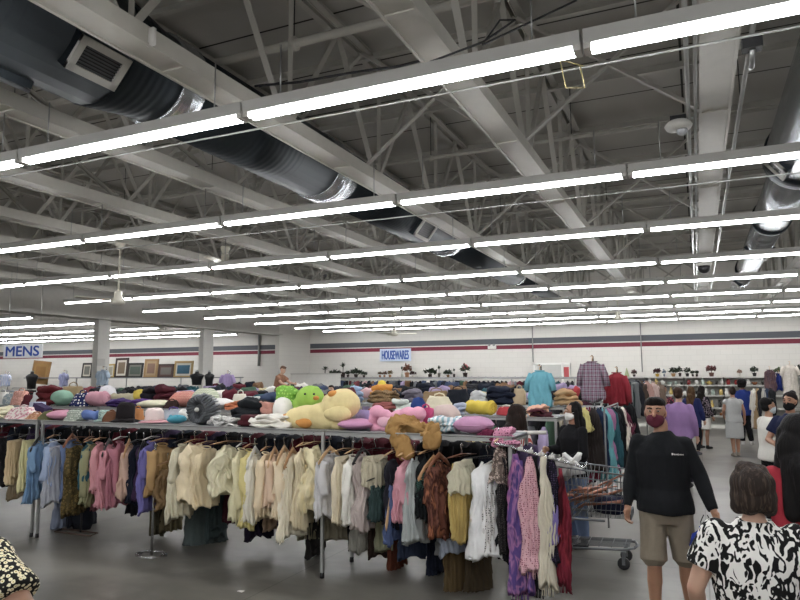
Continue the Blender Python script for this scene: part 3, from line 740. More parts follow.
for (y, xa, xb, nm), step in zip(ROWS, (.19, .24, .3, .3, .3, .3)):
    x = xa+.15
    while x < xb-.05:
        # hide test: only what the gaps between the rows can show
        low_garment(x, y, ZR-.09, rnd.choice(PAL), rnd.choice(['shirt', 'coat', 'skirt', 'trouser', 'shirt']), rnd.randrange(3), PI/2+rnd.uniform(-.25, .25), f'on the {nm} row of racks', f'garments on the {nm} row of racks', y > 12)
        x += step*rnd.uniform(.75, 1.3)
# ------------------------------------------------------------------ goods heaped on the rack tops
ZT = ZR+.034
def spot(u0, u1, vt, vb, y, seat=ZT):
    """centre x, half width, height of a thing standing on the shelf seen between these pixels"""
    a, b = at(u0, (vt+vb)/2, y), at(u1, (vt+vb)/2, y)
    top = at((u0+u1)/2, vt, y).z
    return (a.x+b.x)/2, (b.x-a.x)/2, max(.05, top-seat)
def root(name, x, y, label, cat, z=ZT, rz=0): return empty(name, (x, y, z), rz, label, cat)
def soft(mb, amp, sc, seed): return mb.crumple(amp, sc, seed).crumple(amp*.4, sc*2.7, seed+5)
def superell(hx, hy, hz, e=.6, n=24, m=14):
    f = lambda t: math.copysign(abs(t)**e, t); mb = MB(); rg = []
    for i in range(1, m):
        a = PI*i/m; rg.append([(hx*f(math.sin(a))*f(math.cos(2*PI*j/n)), hy*f(math.sin(a))*f(math.sin(2*PI*j/n)), hz*f(math.cos(a))+hz) for j in range(n)])
    return mb.rings(rg)
def item(kind, u0, u1, vt, vb, col, label, y=5.87, pat=None, cat=None, tilt=0.0, acc=None, seat=ZT, seed=None, dy=None):
    x, hw, h = spot(u0, u1, vt, vb, y, seat); seed = seed or int(u0*3+vb); mt = cloth(col, *(pat or ()))
    ac = cloth(acc) if acc else mt; hy = dy or min(.2, hw*.9)
    nm = dict(pillow='pillow', bag='bag', tote='tote_bag', roll='rolled_blanket', heap='folded_clothes', hat='hat', cap='cap', box='box', ball='plush_ball', fold='folded_fabric', book='book', basket='basket')[kind]
    r = root(nm, x, y, label, cat or {'folded_clothes': 'clothes', 'folded_fabric': 'fabric', 'rolled_blanket': 'blanket', 'tote_bag': 'bag', 'plush_ball': 'plush toy'}.get(nm, nm), z=seat, rz=tilt)
    if kind == 'pillow':
        mb = MB(); rg = []
        n, m_ = 28, 14
        for i in range(1, m_):
            a = PI*i/m_; ring = []
            for j in range(n):
                b = 2*PI*j/n; f = lambda t, e: math.copysign(abs(t)**e, t)
                X = f(math.cos(b), .55)*abs(math.sin(a))**.75; Y = f(math.sin(b), .75)*abs(math.sin(a))**.8
                ring.append((hw*X, hy*Y, h/2+h/2*math.cos(a)*(1-.35*abs(X)**3)))
            rg.append(ring)
        mb.rings(rg); soft(mb, .012, 6, seed).build('cushion', mt, r)
        MB().tube([(hw*.98*math.copysign(abs(math.cos(t))**.55, math.cos(t)), hy*.98*math.copysign(abs(math.sin(t))**.75, math.sin(t)), h/2) for t in [2*PI*k/28 for k in range(29)]], .006, 6).build('piping', ac, r)
    elif kind in ('bag', 'tote'):
        mb = MB(); rg = []
        for i in range(12):
            s = i/11; w_ = hw*(1-.25*s*s); d_ = hy*(1-.6*s)
            rg.append([(w_*math.copysign(abs(math.cos(t))**.6, math.cos(t)), d_*math.copysign(abs(math.sin(t))**.6, math.sin(t)), h*.8*s) for t in [2*PI*j/24 for j in range(24)]])
        mb.rings(rg); soft(mb, .03, 7, seed).build('bag_body', mt, r)
        MB().tube([(-hw*.45, 0, h*.72), (-hw*.35, .0, h*.93), (0, 0, h), (hw*.35, 0, h*.93), (hw*.45, 0, h*.72)], .009, 7).build('handle', ac, r)
    elif kind == 'roll':
        rr = min(h/2, hw*.9); mb = MB(); pr = [(0, -hw)]+[(rr*(1-.12*abs(math.cos(k)))*(.85 if k in (0, 12) else 1), -hw+2*hw*k/12) for k in range(13)]+[(0, hw)]
        mb.lathe(pr, 24, (0, 0, rr), 'X'); soft(mb, .018, 8, seed).build('rolled_body', mt, r)
        for sx in (-1, 1):
            MB().tube([(sx*hw*1.0, rr*.8*(1-t/14)*math.cos(t), rr+rr*.8*(1-t/14)*math.sin(t)) for t in [k*.5 for k in range(26)]], .006, 5).build('rolled_edge', ac, r)
    elif kind in ('heap', 'fold'):
        k = 3 if kind == 'heap' else 2
        for q in range(k):
            mb = superell(hw*(1-.12*q), hy*(1-.1*q), h/(2*k)*1.25, .75 if kind == 'heap' else .5, 32, 12)
            for i in range(len(mb.v)): p = mb.v[i]; mb.v[i] = (p[0]+.03*math.sin(seed+q*2), p[1]+.02*math.cos(seed+q), p[2]+h*q/k*.92)
            c_ = mt if q != 1 or not acc else ac
            (soft(mb, .05 if kind == 'heap' else .02, 6.5, seed+q)).build('folded_layer', c_, r)
    elif kind == 'hat':
        mb = MB().lathe([(0, h), (hw*.4, h*.98), (hw*.58, h*.8), (hw*.6, h*.3), (hw*.62, h*.15)], 24); soft(mb, .012, 9, seed).build('crown', mt, r)
        mb = MB().lathe([(hw*.6, h*.16), (hw*.85, h*.1), (hw, 0), (hw*.98, -.0), (hw*.8, h*.04), (hw*.58, h*.08)], 30); soft(mb, .02, 6, seed).build('brim', ac, r)
    elif kind == 'cap':
        mb = MB().lathe([(0, h), (hw*.5, h*.92), (hw*.85, h*.55), (hw*.9, .01), (0, .0)], 22); soft(mb, .008, 9, seed).build('crown', mt, r)
        MB().box((0, -hw*.95, .015), (hw*1.1, hw*.8, .012)).build('visor', ac, r)
    elif kind == 'ball':
        mb = MB().ball((0, 0, h/2), (hw, hy if dy else hw*.95, h/2), 24, 16); soft(mb, .012, 9, seed).build('plush_body', mt, r)
        for s in (-1, 1): MB().ball((s*hw*.45, -hw*.35, h*.82), hw*.2, 10, 8).build('ear', ac, r)
    elif kind == 'box':
        sharp(MB().box((0, 0, h/2), (hw*2, hy*1.4, h)).build('carton', mt, r, smooth=False)); MB().box((0, -hy*.7-.004, h/2), (hw*1.2, .006, h*.5)).build('front_label', ac, r, smooth=False)
    elif kind == 'book':
        MB().box((0, 0, h/2), (hw*2, .12, h*.8), Matrix.Rotation(.3, 3, 'Y')).build('cover', mt, r, smooth=False); MB().box((0, 0, h/2+.005), (hw*1.9, .115, h*.6), Matrix.Rotation(.3, 3, 'Y')).build('pages', WHITE, r, smooth=False)
    elif kind == 'basket':
        mb = MB().lathe([(0, 0), (hw*.8, 0), (hw, h), (hw*.95, h), (hw*.76, .02), (0, .02)], 20); mb.build('basket_body', mt, r)
    return r
T1 = [
 ('heap', -6, 13, 408, 421, '#cdc7a8', 'cream folded cloth heaped at the left end of the nearest rack top', {}),
 ('tote', 13, 34, 405, 420, '#d9cfc8', 'pink and green floral tote bag on the nearest rack top', dict(pat=('floral', '#c98a97', '#5d7a5f', .8))),
 ('book', 36, 48, 404, 412, '#3a2d50', 'dark purple book leaning behind the floral tote bag', dict(y=6.2)),
 ('box', 33, 42, 402, 412, '#c4cbdc', 'pale blue-white box behind the floral tote bag', dict(y=6.35)),
 ('bag', 28, 46, 412, 421, '#a5694a', 'rust orange pouch next to the floral tote bag', dict(pat=('floral', '#c48d63', '#5b4a35', 1))),
 ('bag', 43, 57, 411, 421, '#6a6a46', 'olive and brown purse beside the round pink pillow', {}),
 ('pillow', 53, 72, 410, 422, '#d88ea8', 'round pink pillow on the nearest rack top', {}),
 ('bag', 69, 86, 409, 421, '#8d968a', 'grey green patterned pouch right of the round pink pillow', dict(pat=('dots', '#c9cdc0', None, .8))),
 ('roll', 84, 98, 410, 422, '#5a77bd', 'blue rolled blanket on the nearest rack top', {}),
 ('hat', 97, 112, 410, 423, '#8fa39b', 'grey-green floral sun hat beside the blue roll', dict(pat=('floral', '#6d8a86', '#d6cdb8', 1))),
 ('bag', 106, 118, 410, 423, '#6b4632', 'brown leather purse left of the tall black hat', {}),
 ('hat', 115, 137, 402, 424, '#1c1719', 'tall black floppy hat on the nearest rack top', {}),
 ('bag', 132, 144, 406, 418, '#c5793c', 'orange purse behind the tall black hat', dict(y=6.25)),
 ('hat', 143, 166, 408, 425, '#e2cfca', 'white and pink baby bonnet on the nearest rack top', dict(acc='#cf9aa0')),
 ('bag', 163, 184, 407, 424, '#9ea3ad', 'grey and purple folded umbrella bag behind the turquoise ball', dict(y=6.2, acc='#5c4c86')),
 ('ball', 169, 184, 415, 426, '#3b9cb5', 'turquoise round plush on the nearest rack top', dict(y=5.85)),
 ('roll', 181, 196, 408, 426, '#d9d8d3', 'white rolled towel left of the grey wreath', dict(y=6.2)),
 ('heap', 214, 226, 415, 428, '#dcdad6', 'crumpled white lace cloth on the nearest rack top', dict(pat=('dots', '#a9a9a8', None, .8))),
 ('heap', 222, 243, 418, 429, '#c9c7c2', 'grey-white net curtain heaped beside the maroon cloth', dict(pat=('dots', '#8f8f8d', None, .9))),
 ('fold', 240, 262, 416, 430, '#4a1b22', 'maroon folded cloth on the nearest rack top', {}),
 ('heap', 236, 267, 401, 420, '#1d2023', 'black bunched jacket behind the maroon cloth', dict(y=6.28)),
 ('heap', 253, 292, 415, 431, '#dedad0', 'white folded blanket left of the yellow duck plush', {}),
 ('heap', 262, 278, 402, 415, '#c98673', 'peach coloured cloth left of the white plush ball', dict(y=6.3)),
 ('ball', 274, 292, 397, 415, '#e4e1db', 'white plush ball beside the green frog plush', dict(y=6.22)),
 ('pillow', 341, 373, 419, 433, '#c08aac', 'mauve oval pillow right of the yellow duck plush', dict(y=5.88)),
 ('roll', 358, 374, 399, 416, '#9c8dbd', 'lavender rolled cushion standing behind the mauve oval pillow', dict(y=6.22)),
 ('bag', 418, 434, 404, 424, '#d6447c', 'hot pink bag next to the pink sheep cushion', dict(y=6.1)),
 ('pillow', 432, 459, 404, 419, '#cbb5ae', 'beige pink fluffy cushion behind the striped towel', dict(y=6.35)),
 ('heap', 428, 463, 417, 437, '#d9dbdb', 'white and pale blue striped towel on the nearest rack top', dict(pat=('stripe', '#8fb0bb', None, .8), y=5.92)),
 ('pillow', 455, 493, 416, 438, '#c391b3', 'mauve pillow at the right end of the nearest rack top', dict(y=5.9)),
 ('heap', 480, 499, 430, 447, '#7a1f43', 'wine coloured cloth draped over the rail end', dict(y=5.78, seat=1.33)),
 ('heap', 492, 518, 430, 449, '#c887a1', 'pink dotted fabric draped over the rail end', dict(pat=('dots', '#7c3358', None, .8), y=5.8, seat=1.31)),
]
for k, u0, u1, vt, vb, c, lab, kw in T1: item(k, u0, u1, vt, vb, c, lab, **kw)
# second row, its rail at y 8.35
T2 = [
 ('bag', -4, 9, 389, 408, '#cfcdc6', 'white canvas bag at the left end of the second rack row', {}), ('bag', 6, 17, 391, 408, '#8d979c', 'grey printed bag beside the white canvas bag', dict(pat=('dots', '#d8d5cc', None, .7))),
 ('tote', 15, 28, 388, 406, '#c88775', 'salmon pink tote bag on the second rack row', dict(pat=('floral', '#dba99a', '#a9584c', 1))), ('bag', 25, 37, 392, 406, '#57202a', 'maroon handbag between the salmon tote and the dark red bag', {}),
 ('bag', 34, 42, 389, 405, '#cfd0d2', 'light grey bag squeezed beside the maroon handbag', {}), ('heap', 40, 62, 386, 409, '#5c1f24', 'dark red bulky sweater on the second rack row', {}),
 ('bag', 50, 58, 391, 409, '#8a8c88', 'grey floral bag left of the mint green roll', dict(pat=('floral', '#cfd0c8', '#3c3d3b', 1), y=8.5)), ('pillow', 55, 69, 390, 409, '#83a793', 'mint green bolster on the second rack row', {}),
 ('bag', 63, 83, 382, 409, '#94805f', 'large khaki bag behind the medallion print bag', dict(y=8.85)), ('tote', 75, 91, 390, 409, '#232c5c', 'navy tote bag with white medallion print', dict(pat=('dots', '#e0dfda', None, .35))),
 ('roll', 90, 106, 391, 409, '#d18f9f', 'pink rolled blanket right of the medallion bag', {}), ('ball', 101, 114, 385, 399, '#d8d6da', 'white plush bear left of the purple blanket', dict(y=8.9)),
 ('heap', 109, 130, 399, 410, '#40276a', 'deep purple blanket on the second rack row', {}), ('heap', 127, 150, 400, 410, '#532f7a', 'violet folded blanket right of the deep purple one', {}),
 ('roll', 110, 137, 393, 402, '#a39e84', 'olive beige long bolster over the purple blankets', dict(y=8.9)), ('ball', 134, 145, 389, 400, '#c9ad2d', 'yellow plush ball on the second rack row', dict(y=8.95)),
 ('heap', 142, 158, 388, 402, '#1f1c22', 'black clothes pile right of the yellow plush ball', dict(y=8.95)), ('heap', 155, 176, 386, 402, '#4b1c26', 'burgundy clothes pile left of the red patterned cushion', dict(y=8.95)),
 ('pillow', 140, 169, 400, 411, '#d8d3b8', 'cream oval cushion on the second rack row', {}), ('bag', 166, 178, 399, 411, '#352420', 'dark brown handbag right of the cream oval cushion', {}),
 ('pillow', 174, 198, 391, 404, '#b8443f', 'red cushion with white lattice pattern', dict(pat=('plaid', '#dfb9a6', '#b8443f', 2), y=8.9)), ('pillow', 196, 216, 388, 401, '#cfcfbd', 'white cushion with green lattice right of the red patterned cushion', dict(pat=('plaid', '#9aa587', None, 1.6), y=8.95)),
 ('pillow', 203, 231, 398, 413, '#e2e0dc', 'white pillow above the grey wreath', {}), ('heap', 228, 247, 402, 412, '#cb6c3f', 'orange folded towels on the second rack row', {}),
 ('bag', 234, 247, 390, 404, '#d5d1c2', 'off-white bag right of the white pillow', dict(y=8.95)), ('heap', 247, 262, 396, 410, '#c9cbc9', 'pale clear plastic bundle on the second rack row', dict(y=8.9)),
 ('pillow', 322, 336, 396, 412, '#d8d3ba', 'ivory cushion between the green frog and the duck plush head', {}), ('heap', 370, 400, 403, 416, '#9b4b45', 'terracotta folded clothes behind the pink sheep cushion', {}),
 ('heap', 392, 413, 399, 414, '#c9cec7', 'pale mint lace cloth behind the pink sheep cushion', {}), ('cap', 410, 427, 397, 411, '#25408c', 'blue cap with a green side on the second rack row', dict(acc='#2d7a55')),
 ('bag', 427, 452, 393, 408, '#d8cfb3', 'cream bag with red flowers on the second rack row', dict(y=8.9)), ('heap', 449, 466, 404, 417, '#b9c3d8', 'light blue and white cloth behind the yellow bolster', {}),
 ('roll', 464, 497, 400, 418, '#dcbc2c', 'bright yellow bolster on the second rack row', dict(tilt=-.45)), ('bag', 497, 516, 405, 418, '#c4343c', 'red and white drawstring bag right of the yellow bolster', dict(acc='#e8e6e2')),
 ('heap', 540, 548, 403, 414, '#dba487', 'small peach towel pile left of the woman in black', {}),
 ('heap', 528, 548, 406, 417, '#e0a386', 'peach sweater folded below the turquoise shirt', {}), ('heap', 528, 552, 411, 421, '#4b2028', 'maroon folded cloth under the peach sweater', dict(y=8.45)),
]
for k, u0, u1, vt, vb, c, lab, kw in T2:
    kw = dict(kw); kw.setdefault('y', 8.52); item(k, u0, u1, vt, vb, c, lab, **kw)
T3 = [
 ('heap', 369, 400, 391, 404, '#8a6f4d', 'leopard print fleece heap on the third rack row', dict(pat=('dots', '#2b2420', None, .8))), ('heap', 372, 395, 385, 394, '#df8f2e', 'orange plush fish lying over the leopard print fleece', dict(y=11.5)),
 ('cap', 376, 388, 380, 388, '#e3c72c', 'yellow crown hat on the far rack top beside the orange plush', dict(y=13.9, dy=.1)), ('bag', 423, 450, 388, 399, '#93744d', 'tan brown bag on the third rack row', {}),
 ('bag', 446, 470, 386, 400, '#1d2028', 'black duffel bag on the third rack row', {}), ('heap', 470, 487, 392, 402, '#c6c7c6', 'white scarf pile right of the black duffel bag', {}),
 ('heap', 484, 517, 387, 402, '#1e2434', 'navy puffer jacket folded on the third rack row', dict(y=11.5)), ('bag', 513, 526, 385, 401, '#bfa37b', 'beige bag left of the turquoise shirt', dict(y=11.5)),
 ('heap', 553, 580, 391, 403, '#c99b63', 'camel coloured coat folded left of the woman in maroon', {}), ('heap', 570, 579, 386, 393, '#c2343a', 'red cap pile left of the woman in maroon', dict(y=11.5)),
 ('heap', 348, 362, 386, 400, '#9db4d3', 'pale blue shirt pile above the lavender cushion', dict(y=11.4)), ('heap', 402, 424, 390, 402, '#6f6a76', 'grey purple clothes pile on the third rack row', {}),
 ('heap', 413, 436, 383, 391, '#20242f', 'black cloth with a red tag behind the tan brown bag', dict(y=13.9)),
]
for k, u0, u1, vt, vb, c, lab, kw in T3:
    kw = dict(kw); kw.setdefault('y', 11.3); item(k, u0, u1, vt, vb, c, lab, **kw)
# ---- the dense heaps farther back: small individual bundles, copies share their meshes
BUN = []
for k in range(6):
    mb = superell(.17+.02*(k % 3), .15, .07+.015*(k % 2), .7, 20, 10); soft(mb, .06, 7, k+3); BUN.append(mb.mesh('bundle', cloth('#777777')))
def bundle(x, y, z, col, k, sc, where, group, what='folded garment bundle'):
    o = link('folded_garment', BUN[k], None, (x, y, z), rnd.uniform(-.6, .6)); o.scale = sc
    o.material_slots[0].link = 'OBJECT'; o.material_slots[0].material = cloth(col)
    tag(o, f'{CNAME[col]} {what} {where}', 'clothes', group); return o
for (y, xa, xb, nm), n in zip(ROWS[1:5], (44, 42, 34, 30)):
    for i in range(n):
        x = xa+.3+(xb-xa-.6)*(i+rnd.uniform(-.2, .2))/n
        pxu = 400+F*(Vector((x, y, 0)).dot(rt))/(Vector((x, y, 0)).dot(fw))
        if nm == 'third' and pxu > 345: continue
        s = rnd.uniform(.8, 1.2)
        bundle(x, y+rnd.choice((.1, .3, .42)), ZT-.01, rnd.choice(PAL), rnd.randrange(6), (s*1.15, s, rnd.uniform(.8, 1.7)), f'heaped on top of the {nm} row of racks', f'bundles on the {nm} row')

# ------------------------------------------------------------------ plush toys on the front rack
def world_blob(name, blobs, y, vox, mat, parent, wob=.006, sm=3, wsc=14):
    """blobs: (u, v, dy, half width px, half height px, depth m)"""
    mb = MB(); o = parent.location
    for (u, v, dy, a, b, d) in blobs:
        p = at(u, v, y+dy); s = (at(u+1, v, y+dy)-p).length; mb.ball(p-o, (a*s, d, b*s), 20, 14)
    return skin(mb, vox, name, mat, parent, sm, wob, wsc)
YEL = cloth('#e3cd86'); ORG = cloth('#d98732')
r = empty('duck_plush', tuple(at(322, 432, 5.98)), 0, 'huge pale yellow duck plush lying on the nearest rack top', 'plush toy'); r.location.z = ZT
world_blob('body', [(311, 419, 0, 24, 12, .16), (297, 419, 0, 11, 10, .12), (326, 417, 0, 20, 13, .17), (336, 409, 0, 15, 13, .16), (343, 404, 0, 16, 13.5, .15), (331, 401, -.02, 7, 7, .1), (342, 425, 0, 9, 6, .14), (308, 412, 0, 8, 6, .1)], 5.98, .012, YEL, r)
world_blob('wing', [(339, 414, -.15, 12, 7, .07), (331, 414, -.15, 7, 5, .05)], 5.98, .009, YEL, r)
world_blob('beak', [(334, 394, -.06, 5.5, 3.2, .07), (337, 396, -.05, 4, 4, .07)], 5.98, .008, ORG, r)
world_blob('tail', [(284, 421, 0, 4.5, 6, .09), (287, 419, 0, 4, 5, .08)], 5.98, .008, ORG, r)
world_blob('foot', [(305, 423, -.14, 7.5, 4.5, .05), (300, 422, -.12, 4, 3, .05)], 5.98, .008, ORG, r)
GRN = cloth('#8fc23c'); GR2 = cloth('#6db12e', 'dots', '#9bd14a', None, .5)
r = empty('frog_plush', tuple(at(300, 411, 6.35)), 0, 'bright green plush toy with an orange beak behind the duck plush', 'plush toy'); r.location.z = ZT
world_blob('head', [(310, 399, 0, 12.5, 11.5, .16), (302, 404, 0, 8, 7, .13), (316, 389, 0, 3, 2.5, .05)], 6.35, .012, GRN, r)
world_blob('body', [(288, 396, .02, 9.5, 8, .13), (284, 391, .02, 6, 4.5, .1), (293, 404, 0, 8, 6, .12), (294, 393, 0, 6, 4, .1)], 6.35, .012, GR2, r, .03)
world_blob('beak', [(316, 398, -.16, 3, 1.8, .03)], 6.35, .007, ORG, r)
for uu in (305, 314): world_blob('eye', [(uu, 394, -.15, 1.0, 1.0, .015)], 6.35, .004, BLACKP, r, 0)
PNK = cloth('#dc9db4'); PN2 = cloth('#e3b3c4')
r = empty('sheep_cushion', tuple(at(398, 434, 5.95)), 0, 'pink bow-shaped rolled cushion half under the mustard cloth', 'cushion'); r.location.z = ZT
world_blob('cushion', [(377, 412, 0, 6.5, 6, .09), (384, 414, 0, 6, 4.5, .08), (391, 417, 0, 6, 4, .08), (399, 415, 0, 8, 4.5, .08), (409, 413, 0, 9, 5.5, .09), (418, 414, 0, 8, 7, .09), (374, 420, 0, 4, 8, .09), (377, 429, 0, 6, 4.5, .09), (388, 428, 0, 9, 4.5, .08), (402, 427, 0, 12, 5, .08), (416, 425, 0, 8, 6, .08)], 5.95, .012, PNK, r, .008)
world_blob('inner_panel', [(388, 422, -.03, 11, 6, .07), (404, 421, -.03, 14, 5, .07)], 5.95, .012, PN2, r, .008)
# mustard cloth draped over the rail
r = empty('draped_blouse', tuple(at(413, 437, 5.75)), 0, 'mustard brown crumpled blouse draped over the front rail of the nearest rack', 'blouse')
world_blob('body', [(404, 424, .05, 14, 6, .12), (396, 430, 0, 9, 8, .09), (400, 440, -.06, 10, 9, .05), (404, 450, -.07, 7, 8, .05), (420, 427, .06, 14, 6, .1), (431, 431, 0, 9, 7, .07), (412, 420, .12, 10, 4, .08)], 5.75, .010, cloth('#a8793a'), r, .06, 1, 8)
world_blob('sleeve', [(431, 438, -.06, 8, 6, .04), (427, 442, -.06, 5, 4, .03), (425, 434, -.04, 7, 4, .05)], 5.75, .01, cloth('#a8793a'), r, .05, 1, 9)
# tinsel wreath in clear bag
r = empty('tinsel_wreath', tuple(at(204, 416, 5.86)), 0, 'round grey tinsel wreath with a white bow on the nearest rack top', 'wreath'); r.location.z = ZT
hr = .165
mb = MB()
for k in range(26):
    t = 2*PI*k/26; mb.tube([(hr*.35*math.cos(t), -.08, hr+hr*.35*math.sin(t)), (hr*.8*math.cos(t+.2), -.13, hr+hr*.8*math.sin(t+.2)), (hr*1.0*math.cos(t+.5), -.03, hr+hr*1.0*math.sin(t+.5)), (hr*.9*math.cos(t+.6), .08, hr+hr*.9*math.sin(t+.6))], [.012, .02, .016, .008], 6)
soft(mb, .02, 14, 3).build('tinsel', plain('#5b5e62', .35, .4), r)
MB().ball((0, 0, hr), (hr*.95, .09, hr*.95), 20, 12).build('backing', plain('#3a3c3f', .6), r)
MB().ball((0, -.12, hr), (.03, .02, .025), 10, 8).build('bow', WHITE, r)
# ------------------------------------------------------------------ signs
def board_sign(name, u0, u1, v0, v1, y, text, label, tc, bg='#e8e9ea', size=None, rods=True, hh=0):
    a, b = at(u0, v0, y), at(u1, v1, y); W_, H_ = b.x-a.x, a.z-b.z; c = (a+b)/2
    r = empty(name, (c.x, c.y, c.z), 0, label, 'sign')
    MB().box((0, 0, 0), (W_, .03, H_)).build('board', plain(bg, .5), r, smooth=False)
    cu = bpy.data.curves.new('lettering', 'FONT'); cu.body = text; cu.align_x = 'CENTER'; cu.align_y = 'CENTER'; cu.size = H_; cu.extrude = .004; cu.offset = 0
    to = bpy.data.objects.new('t', cu); SIDE.collection.objects.link(to)
    me = evaluated(to); bpy.data.objects.remove(to)
    xs = [v.co.x for v in me.vertices]; ys = [v.co.y for v in me.vertices]; sx = W_*.86/(max(xs)-min(xs)); sy = H_*(size or .62)/(max(ys)-min(ys)); my = (max(ys)+min(ys))/2; mx = (max(xs)+min(xs))/2
    for v in me.vertices: x, yy, z = v.co; v.co = ((x-mx)*sx, -.018-z, (yy-my)*sy)
    mb = MB(); vs0 = [v.co[:] for v in me.vertices]; fs0 = [tuple(p.vertices) for p in me.polygons]
    for dx, dz, dy in ((-.022, 0, 0), (.022, 0, -.0006), (0, .018, -.0012), (0, -.018, -.0018)): mb.add([(x+dx*H_, y+dy, z+dz*H_) for x, y, z in vs0], fs0)
    me = mb.mesh('lettering', None, False); me.materials.clear(); me.materials.append(plain(tc, .5)); link('lettering', me, r)
    if rods:
        for s in (-1, 1): MB().tube([(s*W_*.42, 0, H_/2), (s*W_*.42, 0, ZB+.05-c.z)], .006, 6).build('hanger_wire', STEEL, r)
    return r
board_sign('hanging_sign', 4.5, 42, 345, 357.5, 10.2, 'MENS', 'white hanging sign reading MENS in blue capitals', '#2249a0', size=.72)
board_sign('wall_sign', 380, 411, 349, 361, 26.9, 'HOUSEWARES', 'white wall sign reading HOUSEWARES in blue capitals', '#2c4f9e', bg='#c9d6ea', rods=False, size=.7)
# ------------------------------------------------------------------ wall fittings on the back wall
a = at(534, 363, 26.95); b = at(571, 384, 26.95); c = (a+b)/2
r = empty('wall_cabinet', (c.x, 26.93, c.z), 0, 'white framed wall cabinet above the far racks with a red notice at its right', 'cabinet')
W_, H_ = b.x-a.x, a.z-b.z
MB().box((0, 0, 0), (W_, .12, H_)).build('carcass', WHITE, r, smooth=False)
f = MB()
for cc, dd in (((0, -.08, H_/2-.04), (W_, .05, .08)), ((0, -.08, -H_/2+.04), (W_, .05, .08)), ((-W_/2+.04, -.08, 0), (.08, .05, H_)), ((W_/2-.3, -.08, 0), (.08, .05, H_))): f.box(cc, dd)
f.build('frame', plain('#efeee9', .5), r, smooth=False); MB().box((-.1, -.065, 0), (W_-.5, .01, H_-.16)).build('glazing', plain('#c4c4be', .4), r, smooth=False)
MB().box((W_/2-.15, -.065, .05), (.2, .015, .4)).build('notice', plain('#b4474a', .5), r, smooth=False)
r = empty('emergency_light', tuple(at(492, 347, 26.9)), 0, 'small white emergency light box on the painted stripes', 'emergency light')
MB().box((0, 0, 0), (.34, .1, .16)).build('housing', WHITE, r, smooth=False)
for s in (-1, 1): MB().lathe([(0, -.09), (.05, -.09), (.04, 0), (0, 0)], 12, (s*.1, 0, .08), 'Y').build('lamp_head', GREY, r)
for u, v0, v1, lab in ((640, 322, 372, 'grey conduit dropping down the back wall above the potted plants'), (532, 326, 362, 'thin conduit dropping to the white wall cabinet'), (259, 334, 366, 'grey downpipe on the menswear back wall left of the pier')):
    p, q = at(u, v0, 26.9), at(u, v1, 26.9); o = MB().tube([(p.x, 26.93, p.z), (p.x, 26.93, q.z)], .02 if u != 259 else .06, 8).build('wall_conduit', GREY); tag(o, lab, 'conduit')
p = at(295, 374, 25.4); r = empty('counter_partition', (p.x+.9, 25.4, 0), 0, 'low white partition in the back corner left of the plants', 'partition')
MB().box((0, 0, 1.0), (2.9, .06, 1.9)).build('panel', WHITE, r, smooth=False); MB().box((0, 0, 1.97), (3.0, .1, .05)).build('cap_rail', plain('#c4c2bb'), r, smooth=False)
# ------------------------------------------------------------------ framed pictures on a far rack top
def frame(u0, v0, u1, v1, fc, ic, label, y=21.3, tilt=0, pat=None, mat2='#d8d2c2'):
    a, b = at(u0, v0, y), at(u1, v1, y); W_, H_ = b.x-a.x, a.z-b.z
    r = empty('framed_picture', ((a.x+b.x)/2, y, b.z), 0, label, 'picture'); r.rotation_euler = (-.1, tilt, 0); t = min(W_, H_)*.13
    f = MB()
    for cc, dd in (((0, 0, t/2), (W_, .04, t)), ((0, 0, H_-t/2), (W_, .04, t)), ((-W_/2+t/2, 0, H_/2), (t, .04, H_)), ((W_/2-t/2, 0, H_/2), (t, .04, H_))): f.box(cc, dd)
    f.build('frame', plain(fc, .45, 0, 'wood'), r, smooth=False)
    MB().box((0, .0, H_/2), (W_-1.6*t, .016, H_-1.6*t)).build('mount', plain(mat2, .4), r, smooth=False)
    i = MB().box((0, -.01, H_/2), (W_-3.6*t, .01, H_-3.8*t)).build('print', pat or plain(ic, .3), r, smooth=False)
    return r
YF = 21.3; ZF = at(150, 377, YF).z
frame(31, 361, 47, 384, '#a37d4d', '#9b7648', 'tall light brown wooden panel picture leaning at the far left', tilt=.08, mat2='#a8834f')
frame(82, 363, 91, 378, '#26201c', '#7d7c74', 'narrow black-framed print half behind the column')
frame(106, 364, 114, 378, '#b59a5b', '#a8a391', 'gold-framed picture half hidden right of the column', tilt=-.05)
frame(115, 358, 127, 378, '#33211a', '#7c6a55', 'tall dark brown framed picture with a pale mount', tilt=-.02)
frame(127.5, 363, 142, 378, '#221e1c', '#4d5a50', 'black-framed dark green landscape picture', mat2='#77786d')
frame(144, 359, 157, 378, '#a8865a', '#8d6d5b', 'tall light wood framed picture in the middle of the row', mat2='#b79b72')
frame(158, 364, 173, 378, '#47302a', '#777168', 'dark red-brown framed picture with a small grey subject', mat2='#5f4038')
frame(174, 361, 192, 378, '#b89a63', '#3f6f94', 'gold-framed blue landscape picture at the right of the row', mat2='#dbd6c6', pat=cloth('#4e86b0', 'band', '#39514a', None, .8))
sh = empty('picture_shelf', (at(110, 378, YF).x, YF, 0), 0, 'long metal shelf carrying the framed pictures', 'shelf')
xa = at(28, 378, YF).x-sh.location.x; xb = at(240, 378, YF).x-sh.location.x
MB().box(((xa+xb)/2, 0, ZF-.03), (xb-xa, .45, .04)).build('shelf_board', BOARD, sh, smooth=False)
lg = MB().box((0, 0, (ZF-.05)/2), (.04, .04, ZF-.05)).mesh('leg', RAILM, False)
for k in range(5):
    link('leg', lg, sh, (xa+.05+(xb-xa-.1)*k/4, .1, 0))
